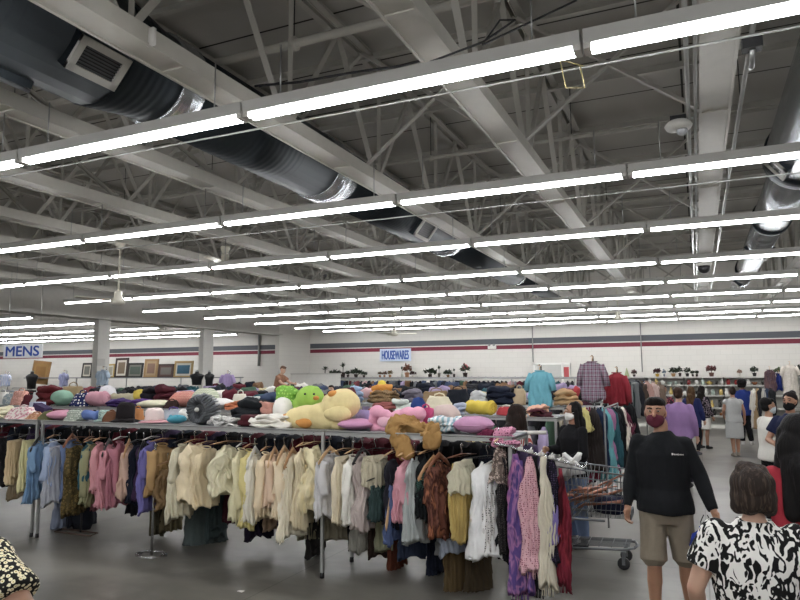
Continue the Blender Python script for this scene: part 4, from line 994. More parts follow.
# ------------------------------------------------------------------ tall far rack under the plants
FY = 26.0
def at_z(u, v, y): return at(u, v, y)
ft = empty('tall_rack', (-17.0+3, FY, 0), 0, 'long tall rack along the back wall below the potted plants', 'clothing rack'); L = 10.8; zt = 1.76
MB().tube([(-2.6, -.25, zt), (L-1, -.25, zt)], .03, 8).build('rail', RAILM, ft); MB().box((L/2-1.8, .1, zt+.03), (L+1.6, .5, .03)).build('top_shelf', BOARD, ft, smooth=False)
lg = MB().box((0, 0, zt/2), (.05, .05, zt)).mesh('leg', RAILM, False)
for k in range(6): link('leg', lg, ft, (-2.5+k*(L+1.4)/5, -.25, 0))
rg = MB().tube([(.03*math.cos(t), 0, .03+.03*math.sin(t)) for t in [k*PI/4 for k in range(9)]], .008, 5).mesh('ring_hook', STEEL)
for k in range(40): link('ring_hook', rg, ft, (-2.5+k*.3, -.25, zt+.02))
for k in range(66):
    low_garment(-16.4+k*.185, FY-.25, zt-.10, rnd.choice(PAL), rnd.choice(['coat', 'shirt', 'trouser']), k % 3, PI/2+rnd.uniform(-.3, .3), 'on the tall rack below the potted plants', 'garments on the tall far rack', True)
# ------------------------------------------------------------------ potted plants
LEAF = MB(); LEAF.add([(0, 0, 0), (.035, .0, .08), (0, 0, .2), (-.035, 0, .08), (0, -.012, .09)], [(0, 1, 4), (1, 2, 4), (2, 3, 4), (3, 0, 4)])
def plant(u, v0, v1, w, y, label, pot='#3a2d28', leaf='#24301f', flower=None, style='bush', seat=None):
    a, b = at(u, v0, y), at(u, v1, y); z0 = seat if seat is not None else b.z; H_ = a.z-z0; s = 1/ppm(a.x, y); W_ = w*s/2*1.0
    r = empty('potted_plant', (a.x, y, z0), 0, label, 'plant'); ph = H_*.34; pr = min(W_*.5, ph*.7)
    MB().lathe([(0, 0), (pr*.7, 0), (pr, ph*.9), (pr*1.1, ph), (pr*.9, ph), (0, ph*.9)], 14).build('pot', plain(pot, .5), r)
    R = random.Random(int(u)); mb = MB(); n = 46 if style != 'palm' else 18; lt = MB()
    for k in range(n):
        t = R.random()*2*PI
        if style == 'palm':
            e = R.uniform(.1, 1.0); q = Vector((math.cos(t)*math.sin(e), math.sin(t)*math.sin(e), math.cos(e)))
            base = Vector((0, 0, ph+(H_-ph)*.45)); tip = base+Vector((q.x*W_, q.y*W_, q.z*(H_-ph)*.55-(.15*W_ if e > .7 else 0)))
            mid = (base+tip)/2+Vector((0, 0, .12*W_)); sd = Vector((-math.sin(t), math.cos(t), 0))*.16*W_
            mb.add([base, mid+sd, tip, mid-sd], [(0, 1, 2), (0, 2, 3)])
        else:
            ra = R.random()**.5; c = Vector((math.cos(t)*W_*ra*.9, math.sin(t)*W_*ra*.9, ph+(H_-ph)*(.25+.7*R.random()*math.sqrt(max(.05, 1-ra*ra)))))
            d = Vector((R.uniform(-1, 1), R.uniform(-1, 1), R.uniform(-.2, 1))).normalized(); sd = d.cross(Vector((.3, .5, .8))).normalized()
            ls = W_*.5; mb.add([c-d*ls, c+sd*ls*.45, c+d*ls, c-sd*ls*.45, c+d.cross(sd)*ls*.2], [(0, 1, 4), (1, 2, 4), (2, 3, 4), (3, 0, 4)])
            if flower and k % 3 == 0: lt.ball(c+Vector((0, 0, .04)), W_*.16, 7, 5)
    mb.tube([(0, 0, ph*.8), (W_*.05, 0, ph+(H_-ph)*.5)], pr*.16, 6); mb.build('foliage', plain(leaf, .6), r, smooth=False)
    if flower: lt.build('blossoms', plain(flower, .6), r)
    return r
PY_ = 26.15; S = zt+.045
PL = [(325, 366, 379, 11, 'dark bushy plant at the left end of the plants over the tall rack', dict(style='palm')), (335, 370, 379, 12, 'low dark fern second in the row over the tall rack', {}),
 (343, 362, 379, 10, 'tall palm-like plant over the tall rack', dict(style='palm')), (348, 370, 379, 6, 'small dark plant right of the tall palm-like plant', {}), (356, 368, 379, 12, 'round dark plant right of the tall palm-like one', {}), (364, 371, 378, 7, 'low drooping plant at the right of the left plant group', {}),
 (380, 371, 378, 5, 'terracotta potted small plant, left of the three below the HOUSEWARES sign', dict(pot='#a5714a', leaf='#5c4a2c')), (384.5, 371, 378, 5, 'terracotta potted small plant, middle of the three below the HOUSEWARES sign', dict(pot='#a5714a', leaf='#5c3f2a')), (390, 370, 378, 6, 'terracotta potted small plant, right of the three below the HOUSEWARES sign', dict(pot='#9c6b40', leaf='#6b5a30')),
 (402, 366, 378, 5, 'thin white-potted sprig left of the brown flowers', dict(pot='#cfd0c6', leaf='#38503a', style='palm')), (407, 363, 378, 10, 'brownish pink dried flowers below the end of the HOUSEWARES sign', dict(pot='#b98a6a', leaf='#6e4a3a', flower='#9a6253')), (413, 371, 378, 7, 'mushroom-shaped dark red plant right of the dried flowers', dict(pot='#d8d2c6', leaf='#3a1d1c')),
 (430, 368, 378, 13, 'wide dark leafy plant right of the dried flowers', {}), (439, 365, 378, 6, 'upright dark plant in a grey pot', dict(style='palm', pot='#7d7a70')), (448, 370, 378, 9, 'brown and green plant in a low basket pot', dict(pot='#8a6842')), (454, 368, 378, 5, 'slim dark plant right of the basket pot', dict(style='palm')),
 (465, 364, 378, 10, 'pink and red flowers in a slim dark vase', dict(flower='#b5636b', leaf='#3d4a36'))]
for u, v0, v1, w_, lab, kw in PL: plant(u, v0, v1, w_, PY_, lab, seat=S, **kw)
# ------------------------------------------------------------------ housewares shelving
SX0, SX1, SY = -3.05, 3.4, 26.3
SHW = plain('#bfbdb6', .5); 
def gondola(x0, x1, label):
    r = empty('display_shelving', (x0, SY, 0), 0, label, 'shelving'); L = x1-x0
    MB().box((L/2, .28, .9), (L, .03, 1.8)).build('back_panel', plain('#b3b1aa', .6), r, smooth=False)
    MB().box((L/2, 0, .06), (L-.04, .5, .12)).build('plinth', plain('#d2d0c9', .5), r, smooth=False)
    s = MB().box((L/2, 0, 0), (L-.03, .52, .03)).box((L/2, -.265, -.01), (L-.03, .01, .05)).mesh('shelf', SHW, False)
    for z in (.42, .70, 1.14, 1.50, 1.79): link('shelf', s, r, (0, 0, z))
    u_ = MB().box((0, .2, .9), (.04, .1, 1.8)).mesh('upright', plain('#6f6e69', .5), False)
    for xx in (.02, L-.02): link('upright', u_, r, (xx, 0, 0))
gx = [SX0+1.29*k for k in range(6)]
for k in range(5): gondola(gx[k], gx[k+1], f'white housewares shelving bay against the back wall, {ORD[k]} from the left')
PP = [(634, 370, 377, 6, 'small red flowered pot, leftmost on the housewares shelving top', dict(flower='#5c2025', leaf='#3c2a22')), (657, 368, 377, 8, 'dark red plant in a yellow pot on the shelving top', dict(pot='#c9a23c', leaf='#3c1a1e')), (664, 369, 375, 4, 'small blue-grey plant beside the yellow pot', dict(leaf='#6d7f94', pot='#8b93a0')),
 (673, 367, 377, 9, 'bushy dark plant in a tan pot on the shelving top', dict(pot='#a9855a')), (679.5, 366, 377, 6, 'upright black-green plant beside the tan pot plant', dict(style='bush')), (687, 367, 377, 7, 'dark plant in a black pot, middle of the shelving top', dict(pot='#1b1b1b')), (692.5, 370, 377, 4.5, 'small dark pot plant, left one of a pair', {}), (696.5, 370, 377, 4.5, 'small dark pot plant, right one of a pair', {}),
 (711, 365, 377, 10, 'reddish brown spray of flowers in a tall pot on the shelving top', dict(pot='#6b4a42', leaf='#5c3a38', flower='#7d4a4a', style='bush')), (739.5, 369, 377, 5, 'low white lidded planter on the shelving top', dict(pot='#dcd8cf', leaf='#8a6b5a')), (754, 366, 377, 8, 'dark green plant in a black vase at the right of the shelving top', dict(pot='#171717')),
 (777, 367, 378, 7, 'leafy green sprig above the brown vest', dict(leaf='#4c5c3a')), (798, 364, 372, 8, 'dark flowers at the right edge above the white gown', dict(leaf='#2b2b25'))]
for u, v0, v1, w_, lab, kw in PP: plant(u, v0, v1, w_, 26.25, lab, seat=1.81, **kw)
o = MB().lathe([(0, 0), (.1, 0), (.09, .05), (.02, .3), (.0, .34)], 12).build('decorative_bottle', plain('#9aa37c', .3), None, (at(627, 377, 26.2).x, 26.2, 1.81)); tag(o, 'tall pale green bottle left of the shelving top', 'bottle')
DM = {}
def dish(k):
    if k in DM: return DM[k]
    pr = {'bowl': [(0, 0), (.05, 0), (.1, .08), (.095, .08), (.045, .01), (0, .01)], 'vase': [(0, 0), (.05, 0), (.07, .08), (.03, .17), (.045, .22), (.03, .22), (0, .05)],
          'cup': [(0, 0), (.04, 0), (.045, .1), (.04, .1), (.035, .01), (0, .01)], 'jar': [(0, 0), (.06, 0), (.065, .12), (.045, .15), (.045, .17), (0, .17)],
          'teapot': [(0, 0), (.07, 0), (.1, .06), (.07, .12), (.02, .14), (.015, .16), (0, .16)]}[k]
    mb = MB().lathe(pr, 12)
    if k == 'cup': mb.tube([(.04, 0, .08), (.075, 0, .07), (.075, 0, .035), (.04, 0, .02)], .007, 5)
    if k == 'teapot': mb.tube([(.08, 0, .05), (.13, 0, .08), (.15, 0, .12)], .012, 6).tube([(-.08, 0, .09), (-.14, 0, .09), (-.13, 0, .04), (-.08, 0, .03)], .009, 6)
    DM[k] = mb.mesh(k, plain('#cccccc')); return DM[k]
DC = {'#e8e6e0': 'white', '#2a2826': 'dark', '#8a5a3c': 'brown', '#a9b8ad': 'pale green', '#c9b06a': 'straw coloured', '#8f2f2f': 'red', '#5b6f8c': 'blue', '#cfcac0': 'cream'}
for z, hgt in ((.435, 'lowest'), (.715, 'second'), (1.155, 'third'), (1.515, 'fourth')):
    x = SX0+.12
    while x < 2.2:
        k = rnd.choice(['bowl', 'vase', 'cup', 'jar', 'teapot']); c = rnd.choice(list(DC)+['#e8e6e0']*3+['#2a2826'])
        o = link(k, dish(k), None, (x, SY-.1+rnd.uniform(-.06, .06), z), rnd.random()*6)
        o.material_slots[0].link = 'OBJECT'; o.material_slots[0].material = plain(c, .25); o.scale = (1.0, 1.0, rnd.uniform(.9, 1.3))
        tag(o, f'{DC[c]} {k} on the {hgt} housewares shelf', k, f'{k}s on the housewares shelves'); x += rnd.uniform(.17, .26)
# ------------------------------------------------------------------ shirts displayed high on stands
def display_top(u0, u1, v0, v1, y, mat, label, cat, sl=.24, post=True, hookm=CHROME, base_y=None, wf=.62, name='display_shirt', shape='tee'):
    um = (u0+u1)/2; p = at(um, v0, y); q = at(um, v1, y); L = p.z-q.z; W_ = (at(u1, v0, y)-at(u0, v0, y)).x
    r = empty(name, (p.x, y, p.z), 0, label, cat)
    mb = cloth_tube(W_*wf*1.12, .13, L, int(u0), 3, 1.06, .02, sh=.07, neck=.32, crump=.02); mb.build('body', mat, r)
    if sl:
        for s in (-1, 1):
            pts = [(s*W_*.28, 0, -.05), (s*W_*.40, 0, -.10-sl*.3), (s*W_*.46, 0, -.08-sl)]
            soft(MB().tube(pts, [.075, .075, .07], 18, ry=.7), .015, 9, s+int(u0)).build('sleeve', mat, r)
    MB().tube([(.075*math.cos(k*PI/8), .04*math.sin(k*PI/8), .004) for k in range(17)], .01, 6).build('neckband', mat, r)
    hb = MB().tube([(-W_*.3, 0, -.07), (0, 0, .005), (W_*.3, 0, -.07)], .012, 8).tube([(0, 0, 0), (0, 0, .05), (.02, 0, .08), (.0, 0, .1), (-.025, 0, .085)], .006, 6)
    h = hb.build('hanger', HANG[4], r)
    if post: MB().tube([(0, .12, -L-.0 if False else ZT-p.z), (0, .12, .09), (0, .0, .1)], .012, 8).build('stand_post', CHROME, r)
    return r
display_top(525, 554, 371, 407, 10.9, cloth('#5fb0c4'), 'turquoise polo shirt hung high on a hanger stand', 'shirt')
display_top(577, 607, 362, 401, 10.9, cloth('#6d4a5c', 'plaid', '#a9a4ad', '#3b2b3a', .9), 'red and grey plaid shirt hung high on a hanger stand', 'shirt', sl=.3)
display_top(604, 629, 373, 405, 11.5, cloth('#a32430'), 'bright red sweater hung high right of the plaid shirt', 'sweater', sl=.42)
display_top(63.5-3.5, 68, 373, 386, 17.0, cloth('#aeb2d8'), 'pale lilac shirt displayed on the far racks at the left', 'shirt', sl=.15)
display_top(97, 109, 370, 385, 14.2, cloth('#aebfd0'), 'pale blue tee displayed in front of the column', 'shirt', sl=.15)
display_top(220, 235, 374, 392, 17.0, cloth('#a28fb9'), 'lilac polo shirt displayed right of the black torso form', 'shirt', sl=.2)
display_top(0, 11, 374, 386, 17.0, cloth('#b3bfdf', 'stripe', '#e6e6ea', None, .6), 'pale blue and white blouse displayed at the left edge', 'blouse', sl=.15)
display_top(762, 777, 370, 391, 21.0, cloth('#5f4747', 'tie', '#4c3a44', '#6f5c58', 2), 'brown patterned vest hung over a white top at the right', 'vest', sl=0, post=False)
display_top(775, 782, 374, 390, 21.3, cloth('#24358c'), 'royal blue top hung behind the brown vest', 'top', sl=0, post=False, name='display_camisole')
display_top(780, 799, 365, 402, 20.6, cloth('#cfc6bb', 'floral', '#d8d0c6', '#c4b9ad', .6), 'pale ivory gown on a hanger at the right edge', 'dress', sl=.2, post=False, name='display_gown')
def torso(u0, u1, v0, v1, y, label):
    p = at((u0+u1)/2, v0, y); q = at((u0+u1)/2, v1, y); W_ = (at(u1, v0, y)-at(u0, v0, y)).x; H_ = p.z-q.z
    r = empty('torso_form', (p.x, y, q.z), 0, label, 'mannequin')
    MB().ell([(0, 0, 0, W_*.3, .1), (H_*.4, 0, 0, W_*.34, .11), (H_*.65, 0, 0, W_*.46, .13), (H_*.76, 0, 0, W_*.5, .12), (H_*.86, 0, 0, W_*.3, .09), (H_*.9, 0, 0, W_*.12, .06), (H_, 0, 0, W_*.1, .05)]).build('torso', BLACKP, r)
    MB().lathe([(0, 0), (W_*.11, 0), (W_*.08, .04), (0, .06)], 12, (0, 0, H_)).build('neck_cap', STEEL, r); MB().tube([(0, 0, ZT-q.z), (0, 0, .02)], .02, 8).build('stand_post', STEEL, r)
torso(26.5, 38, 372, 389, 16.5, 'black torso form below the brown wooden panel')
torso(190, 204, 372, 385, 16.6, 'black headless torso form right of the framed pictures'); torso(205, 214, 372, 386, 16.6, 'second black torso form, narrower, by the right column')
# ------------------------------------------------------------------ hanging racks across the row ends by the aisle
def end_rack(x, y0, y1, zz, label, items, group):
    r = empty('end_rack', (x, y0, 0), 0, label, 'clothing rack')
    MB().tube([(0, 0, zz), (0, y1-y0, zz)], .012, 8).build('rail', GREY, r); l = MB().tube([(0, 0, 0), (0, 0, zz)], .011, 8).mesh('leg', plain('#6f7072', .4))
    link('leg', l, r, (0, .02, 0)); link('leg', l, r, (0, y1-y0-.02, 0))
END1 = [(596, 603, '#1c2a44', 'navy dress', 470), (601, 608, '#5aa8b2', 'aqua long dress', 479), (606, 612, '#b06a9b', 'orchid pink dress', 470), (609, 614, '#2c5560', 'dark teal dress', 465), (612, 619, '#1a1b20', 'black dress with a white bow', 466), (616, 622, '#141417', 'jet black dress', 462), (619, 624, '#dad2c4', 'white and brown striped scarf', 450), (622, 629, '#6a2f43', 'plum wine dress', 448), (628, 634, '#121216', 'black coat', 462),
        (585, 592, '#7d1f38', 'crimson dress', 480), (590, 597, '#2c2523', 'dark brown dress', 470), (580, 587, '#ccc06a', 'yellow dress', 430)]
for k, (u0, u1, c, d, vb) in enumerate(END1):
    y = 9.3+.11*k if k < 9 else 9.15-.1*(k-9)
    garment(u0, u1, 409 if u0 < 625 else 404, vb, c, 'dress', f'{d} hanging at the aisle end of the second rack row', y=y, W=.26, hidden_hanger=True, seed=k*11)
end_rack(at(614, 430, 9.9).x, 8.9, 10.5, at(614, 405, 9.9).z, 'chrome rack of dresses standing across the end of the second row', None, None)
END2 = [(624, 631, '#2d3b3c', 'dark slate jacket', 415), (628, 637, '#6d7072', 'grey coat', 415), (633, 641, '#26262c', 'black coat', 412), (638, 646, '#4d4038', 'brown jacket', 410), (643, 651, '#b58f85', 'dusty pink top', 402), (648, 658, '#c4aaa3', 'pale pink blouse', 400), (654, 664, '#7c6a5c', 'patterned brown blouse', 405)]
for k, (u0, u1, c, d, vb) in enumerate(END2):
    garment(u0, u1, 380+.5*k, vb+3, c, 'shirt', f'{d} on the rack behind the man in the black sweatshirt', y=13+.5*k, hidden_hanger=True, seed=k*7+2)
end_rack(at(640, 400, 14.5).x, 12.8, 16.2, 1.75, 'chrome rack of jackets left of the housewares aisle', None, None)
END3 = [(752, 756, '#c7c2b8', 'white blouse'), (755.5, 759.5, '#9c7b52', 'tan dress'), (758.5, 762.5, '#26262a', 'black dress'), (761.5, 766, '#a9a69c', 'grey cardigan'), (765, 769.5, '#2b3a52', 'navy jacket'), (768.5, 773.5, '#1f2023', 'black coat')]
for k, (u0, u1, c, d) in enumerate(END3):
    garment(u0, u1, 389, 428, c, 'dress' if 'dress' in d else 'shirt', f'{d} on the rack beside the woman in royal blue', y=19.6-.2*k, hidden_hanger=True, seed=k*5+1)
end_rack(at(762, 400, 19.1).x, 18.3, 20, at(762, 388, 19.1).z+.03, 'chrome clothes rack right of the woman in royal blue', None, None)
# ------------------------------------------------------------------ scarves at the near rack end
SC = [(509, 520, 455, 525, '#8d5f8f', 'mauve tie-dyed scarf hanging left of the pink dotted one', ('tie', '#5d4384', '#b0709a', 1), .1), (509, 526, 462, 594, '#54407c', 'long purple ruffled scarf trailing nearly to the floor', ('tie', '#9a6a96', '#473a70', 2), .03),
      (521, 537, 459, 571, '#cfa3aa', 'pink and white dotted scarf at the rack end', ('dots', '#8c3b50', None, 1.1), 0), (530, 540, 456, 590, '#16161a', 'black scarf between the dotted and the cream scarves', None, .06), (538, 550, 457, 588, '#cfc8b4', 'cream fringed scarf at the rack end', None, 0),
      (546, 556, 456, 560, '#1d1a26', 'black scarf right of the cream fringed scarf', ('dots', '#4a3d5c', None, 1), .05), (547, 559, 495, 543, '#8375b4', 'lavender satin scarf behind the cream one', None, .04), (556, 567, 470, 585, '#7e1a2c', 'dark red scarf at the right end of the scarves', ('tie', '#9c2434', '#3c0f18', 1), .04)]
for u0, u1, v0, v1, c, lab, pt, dy in SC:
    y = 5.5+dy; W_ = (at(u1, v0, y)-at(u0, v0, y)).x
    p = at((u0+u1)/2, v0, y); q = at((u0+u1)/2, v1, y); L = min(p.z-max(.1, q.z), p.z-.1)
    r = empty('hanging_scarf', (p.x, y, p.z), rnd.uniform(-.25, .15), lab, 'scarf'); mt = cloth(c, *pt) if pt else cloth(c)
    cloth_tube(W_*1.0, .05, L, int(u0), 3, 1.15, .02, top='bag', crump=.03).build('front_tail', mt, r)
    m1 = cloth_tube(W_*.8, .04, L*.88, int(u0)+4, 3, 1.1, .02, top='bag', crump=.03)
    for i in range(len(m1.v)): t = m1.v[i]; m1.v[i] = (t[0]-.02, t[1]+.07, t[2])
    m1.build('back_tail', mt, r)
    fr = MB(); z0 = -L+.02
    for k in range(9): xx = (k/8-.5)*W_*.9; fr.tube([(xx, 0, z0+.02), (xx+.01*math.sin(k*2), 0, z0-.08)], .004, 4)
    fr.build('fringe', mt, r)
r = empty('scarf_arm', (-1.48, 5.72, 0), 0, 'sloping chrome display arm with white clips holding the scarves', 'display arm')
MB().tube([(0, .0, 1.33), (.02, -.2, 1.33), (.62, -.22, 1.20), (.64, -.22, 1.24)], .011, 8).tube([(0, -.2, 1.34), (-.12, -.22, 1.36)], .011, 8).build('arm', CHROME, r)
cl = MB().box((0, 0, 0), (.035, .04, .025)).tube([(0, 0, 0), (.015, -.02, .035), (.0, -.035, .01)], .005, 6).mesh('clip', WHITE)
for k in range(6): link('clip', cl, r, (.10+.085*k, -.22, 1.325-.018*k))
# folding sorting bar: the white hanger bar lying at the rack corner
p = at(507, 433, 6.28); q = at(546, 432.5, 6.28); o = MB().tube([p-Vector((p.x, 6.28, p.z)), q-Vector((p.x, 6.28, p.z))], .018, 8).build('garment_rod', plain('#d9d6ce', .4), None, (p.x, 6.28, p.z)); tag(o, 'white garment rod sticking out over the rack end by the woman in black', 'rod')
# ------------------------------------------------------------------ floor pieces
r = empty('floor_stand', (-5.47, 5.6, 0), 0, 'thin chrome pole on a clear tangled wire base below the ivory blouse', 'stand')
MB().tube([(0, 0, .02), (0, 0, 1.2)], .014, 8).build('pole', CHROME, r)
mb = MB()
for k in range(7): mb.tube([(.16*math.cos(t*1.0+k)*(1+.2*math.sin(k*3+t)), .13*math.sin(t+k), .015+.02*abs(math.sin(t*2+k))) for t in [j*.5 for j in range(11)]], .005, 5)
mb.build('wire_base', CHROME, r)
r = empty('folding_stand', (at(79, 532, 6.1).x, 6.1, 0), 0, 'low rusty wire stand lying on the floor at the left', 'stand')
MB().tube([(-.3, 0, .012), (.3, .02, .012), (.34, -.12, .012), (-.26, -.14, .012), (-.3, 0, .012)], .01, 6).build('wire_frame', plain('#5a463c', .5), r); MB().tube([(.1, -.06, .02), (.1, -.06, .3)], .012, 6).build('post', DARK, r)
r = empty('black_garment_bag', (at(86, 520, 6.3).x, 6.25, 0), 0, 'dark crumpled garment standing in the gap below the olive blouse', 'clothing')
soft(MB().ell([(0, 0, 0, .1, .08), (.1, 0, 0, .16, .11), (.35, 0, 0, .14, .1), (.5, 0, 0, .07, .06)]), .04, 7, 4).build('crumpled_cloth', cloth('#1e2129'), r)
p = at(162/4+200, 567/4+450, 5.0)
a_ = rt2*((240.5-400)/F)+up2*((300-591.5)/F)+fw; t_ = -CAMZ/a_.z
o = MB().box((0, 0, .004), (.05, .035, .006)).crumple(.01, 30, 2).build('paper_scrap', WHITE, None, (a_.x*t_, a_.y*t_, 0)); tag(o, 'small white paper scrap on the floor at the front', 'paper')
# ------------------------------------------------------------------ people
SKIN = {'light': '#c4a08a', 'mid': '#a98168', 'tan': '#94705a', 'dark': '#6a4d3e'}
_sk = {}
def skin_mat(k):
    if k not in _sk:
        mt, nt, b = new_mat('skin'); n = noise_tex(nt, coords(nt), 14, 3); c = lin(SKIN[k]); r = nt.nodes.new('ShaderNodeMix'); r.data_type = 'RGBA'
        r.inputs[6].default_value = (c[0]*.88, c[1]*.82, c[2]*.8, 1); r.inputs[7].default_value = c
        nt.links.new(n, r.inputs[0]); nt.links.new(r.outputs[2], b.inputs['Base Color']); b.inputs['Roughness'].default_value = .55
        b.inputs['Subsurface Weight'].default_value = .05; _sk[k] = mt
    return _sk[k]
def hair_mat(c, c2=None):
    k = ('h', c, c2)
    if k not in _m:
        mt, nt, b = new_mat('hair'); n = noise_tex(nt, coords(nt, (60, 60, 6)), 1.5, 4)
        out = ramp(nt, n, [(0, c), (.5, c), (.85, c2 or c), (1, c2 or c)]); nt.links.new(out, b.inputs['Base Color'])
        b.inputs['Roughness'].default_value = .7; b.inputs['Specular IOR Level'].default_value = .2; bump(nt, b, n, .5, .01); _m[k] = mt
    return _m[k]
def hand(mb, w, d, c, lat, s=1.0):
    """palm and five fingers: w wrist, d along the hand, c the way the fingers curl, lat towards the thumb"""
    w, d, c, lat = Vector(w), Vector(d).normalized(), Vector(c).normalized(), Vector(lat).normalized()
    R = Matrix((lat, c, d)).transposed()
    mb.ball(w+d*.045*s, (.039*s, .019*s, .052*s), 14, 10, R)
    mb.capsule(w-d*.01, w+d*.03*s, .026*s, .028*s, 10)
    for k, (o, ln) in enumerate(((.028, .9), (.010, 1), (-.009, .94), (-.027, .74))):
        a = w+d*.078*s+lat*o*s; b = a+(d*.9+c*.35)*.033*s*ln; e = b+(d*.55+c*.85)*.028*s*ln; f = e+(d*.1+c)*.018*s*ln
        mb.capsule(a-d*.02, b, .0098*s, .0092*s, 8); mb.capsule(b, e, .0092*s, .0085*s, 8); mb.capsule(e, f, .0085*s, .0078*s, 8)
    a = w+d*.03*s+lat*.03*s; b = a+(lat*.7+d*.6+c*.3)*.034*s; e = b+(d*.9+c*.4+lat*.1)*.028*s
    mb.capsule(a-lat*.012, b, .0125*s, .0108*s, 8); mb.capsule(b, e, .0108*s, .009*s, 8)
def person(x, y, h, face, label, sk='mid', top=None, sleeve='long', bottom='trousers', bc=None, hair='short', hc=('#1a1614', '#2a211c'), mask=None,
           pose=None, wide=1.0, vox=.014, lean=0, hemz=.86, shoes='#2a2a2c', belly=0, headturn=0, skirt_z=.5, headoff=(0, 0, 0), logo=False, fat=1.0, neckhole=1.0):
    s = h/1.75; r = empty('person', (x, y, 0), face, label, 'person'); SKM = skin_mat(sk)
    P = dict(eL=(.245, .02, 1.15), wL=(.265, -.05, .90), eR=(-.245, .02, 1.15), wR=(-.265, -.05, .90), kL=(.10, -.01, .50), aL=(.11, .03, .09), kR=(-.10, -.01, .50), aR=(-.11, .03, .09))
    P.update(pose or {})
    P = {k: Vector(v) for k, v in P.items()}; w = wide
    shL, shR = Vector((.155*w, .01, 1.40)), Vector((-.155*w, .01, 1.40)); hpL, hpR = Vector((.085*w, 0, .92)), Vector((-.085*w, 0, .92))
    Lm = Matrix.Rotation(lean, 3, 'X'); piv = Vector((0, 0, .95))
    def LE(p): p = Vector(p); return piv+Lm @ (p-piv)
    def upper(mb, st=0):
        for i in range(st, len(mb.v)): mb.v[i] = tuple(LE(mb.v[i]))
    def sc(mb):
        mb.v = [(p[0]*s, p[1]*s, p[2]*s) for p in mb.v]; return mb
    HO = Vector(headoff); HT = Matrix.Rotation(headturn, 3, 'Z'); hc0 = Vector((0, 0, 1.6))
    def head_tf(mb, st):
        for i in range(st, len(mb.v)):
            p = Vector(mb.v[i]); p = hc0+HT @ (p-hc0)+HO; mb.v[i] = tuple(LE(p))
    eL, eR, wL, wR = (P[k] for k in ('eL', 'eR', 'wL', 'wR'))
    # body: one continuous surface
    b = MB()
    TR = [(.84, 0, 0, .15*w, .105*fat), (.93, 0, .005, .17*w, .12*fat), (1.06, 0, -belly*.3, .145*w+belly*.3, .10*fat+belly*.5), (1.2, 0, -belly*.2, .155*w+belly*.2, .105*fat+belly*.3), (1.32, 0, 0, .168*w, .11*fat), (1.385, 0, .005, .145*w, .098), (1.43, 0, .008, .105*w, .08), (1.465, 0, .01, .07, .064), (1.49, 0, .01, .056, .056)]
    st = len(b.v); b.ell(TR, 24); b.capsule(shL*1, shR*1, .05, .05); upper(b, st)
    st = len(b.v); b.capsule((0, .012, 1.44), (0, .0, 1.55), .056, .052); upper(b, st)
    st = len(b.v)
    b.ball((0, .012, 1.655), (.074, .092, .096), 22, 16); b.ball((0, -.018, 1.595), (.060, .066, .068), 18, 12); b.ball((0, -.045, 1.558), (.036, .034, .026), 12, 8)
    b.capsule((0, -.082, 1.655), (0, -.10, 1.622), .009, .015, 8); b.capsule((-.02, -.082, 1.584), (.02, -.082, 1.584), .01, .01, 8)
    for q in (-1, 1): b.ball((q*.074, .012, 1.632), (.011, .02, .031), 8, 8); b.ball((q*.03, -.072, 1.668), (.02, .014, .008), 8, 6)
    head_tf(b, st)
    for (sh, e, wr, q) in ((shL, eL, wL, 1), (shR, eR, wR, -1)):
        sh_, e_, w_ = LE(sh), LE(e), LE(wr); m_ = sh_.lerp(e_, .5)
        b.capsule(sh_, m_, .048*fat, .045*fat, 12); b.capsule(m_, e_, .045*fat, .037*fat, 12); b.capsule(e_, e_.lerp(w_, .35), .037*fat, .038*fat, 12); b.capsule(e_.lerp(w_, .35), w_, .038*fat, .025, 12)
        d = (w_-e_).normalized(); cd_ = Vector((-q*.8, -.5, 0)); cd_ = (cd_-d*cd_.dot(d)).normalized(); lt = d.cross(cd_)*(1 if (d.cross(cd_)).y < 0 else -1)
        hand(b, w_, d, cd_, lt, 1.0 if vox < .012 else 1.06)
    for (hp, k_, a_, q) in ((hpL, P['kL'], P['aL'], 1), (hpR, P['kR'], P['aR'], -1)):
        b.capsule(hp, k_, .085*w*fat**.5, .055*fat**.5, 14); c_ = k_.lerp(a_, .33)+Vector((0, .014, 0)); b.capsule(k_, c_, .052, .056*fat**.5, 12); b.capsule(c_, a_, .054, .035, 12)
        b.capsule(a_+Vector((0, .015, -.045)), a_+Vector((q*.015, -.14, -.055)), .036, .028, 10)
    skin(sc(b), vox, 'body', SKM, r, 2)
    # eyes and brows
    for q in (-1, 1):
        m_ = MB().ball((q*.03, -.077, 1.655), (.0125, .008, .0055), 10, 8); head_tf(m_, 0); sc(m_).build('eye', plain('#1f1a17' if vox > .012 else '#a89f96', .3), r)
        if vox < .012: m_ = MB().ball((q*.03, -.085, 1.655), (.0062, .004, .0052), 10, 8); head_tf(m_, 0); sc(m_).build('pupil', BLACKP, r)
    m_ = MB()
    for q in (-1, 1): m_.tube([(q*.014, -.089, 1.673), (q*.03, -.089, 1.679), (q*.05, -.074, 1.673)], .0045, 6)
    head_tf(m_, 0); sc(m_).build('eyebrows', hair_mat(hc[0]), r)
    # trousers / shorts / skirt
    bm_ = bc if not isinstance(bc, str) else cloth(bc); g = .016
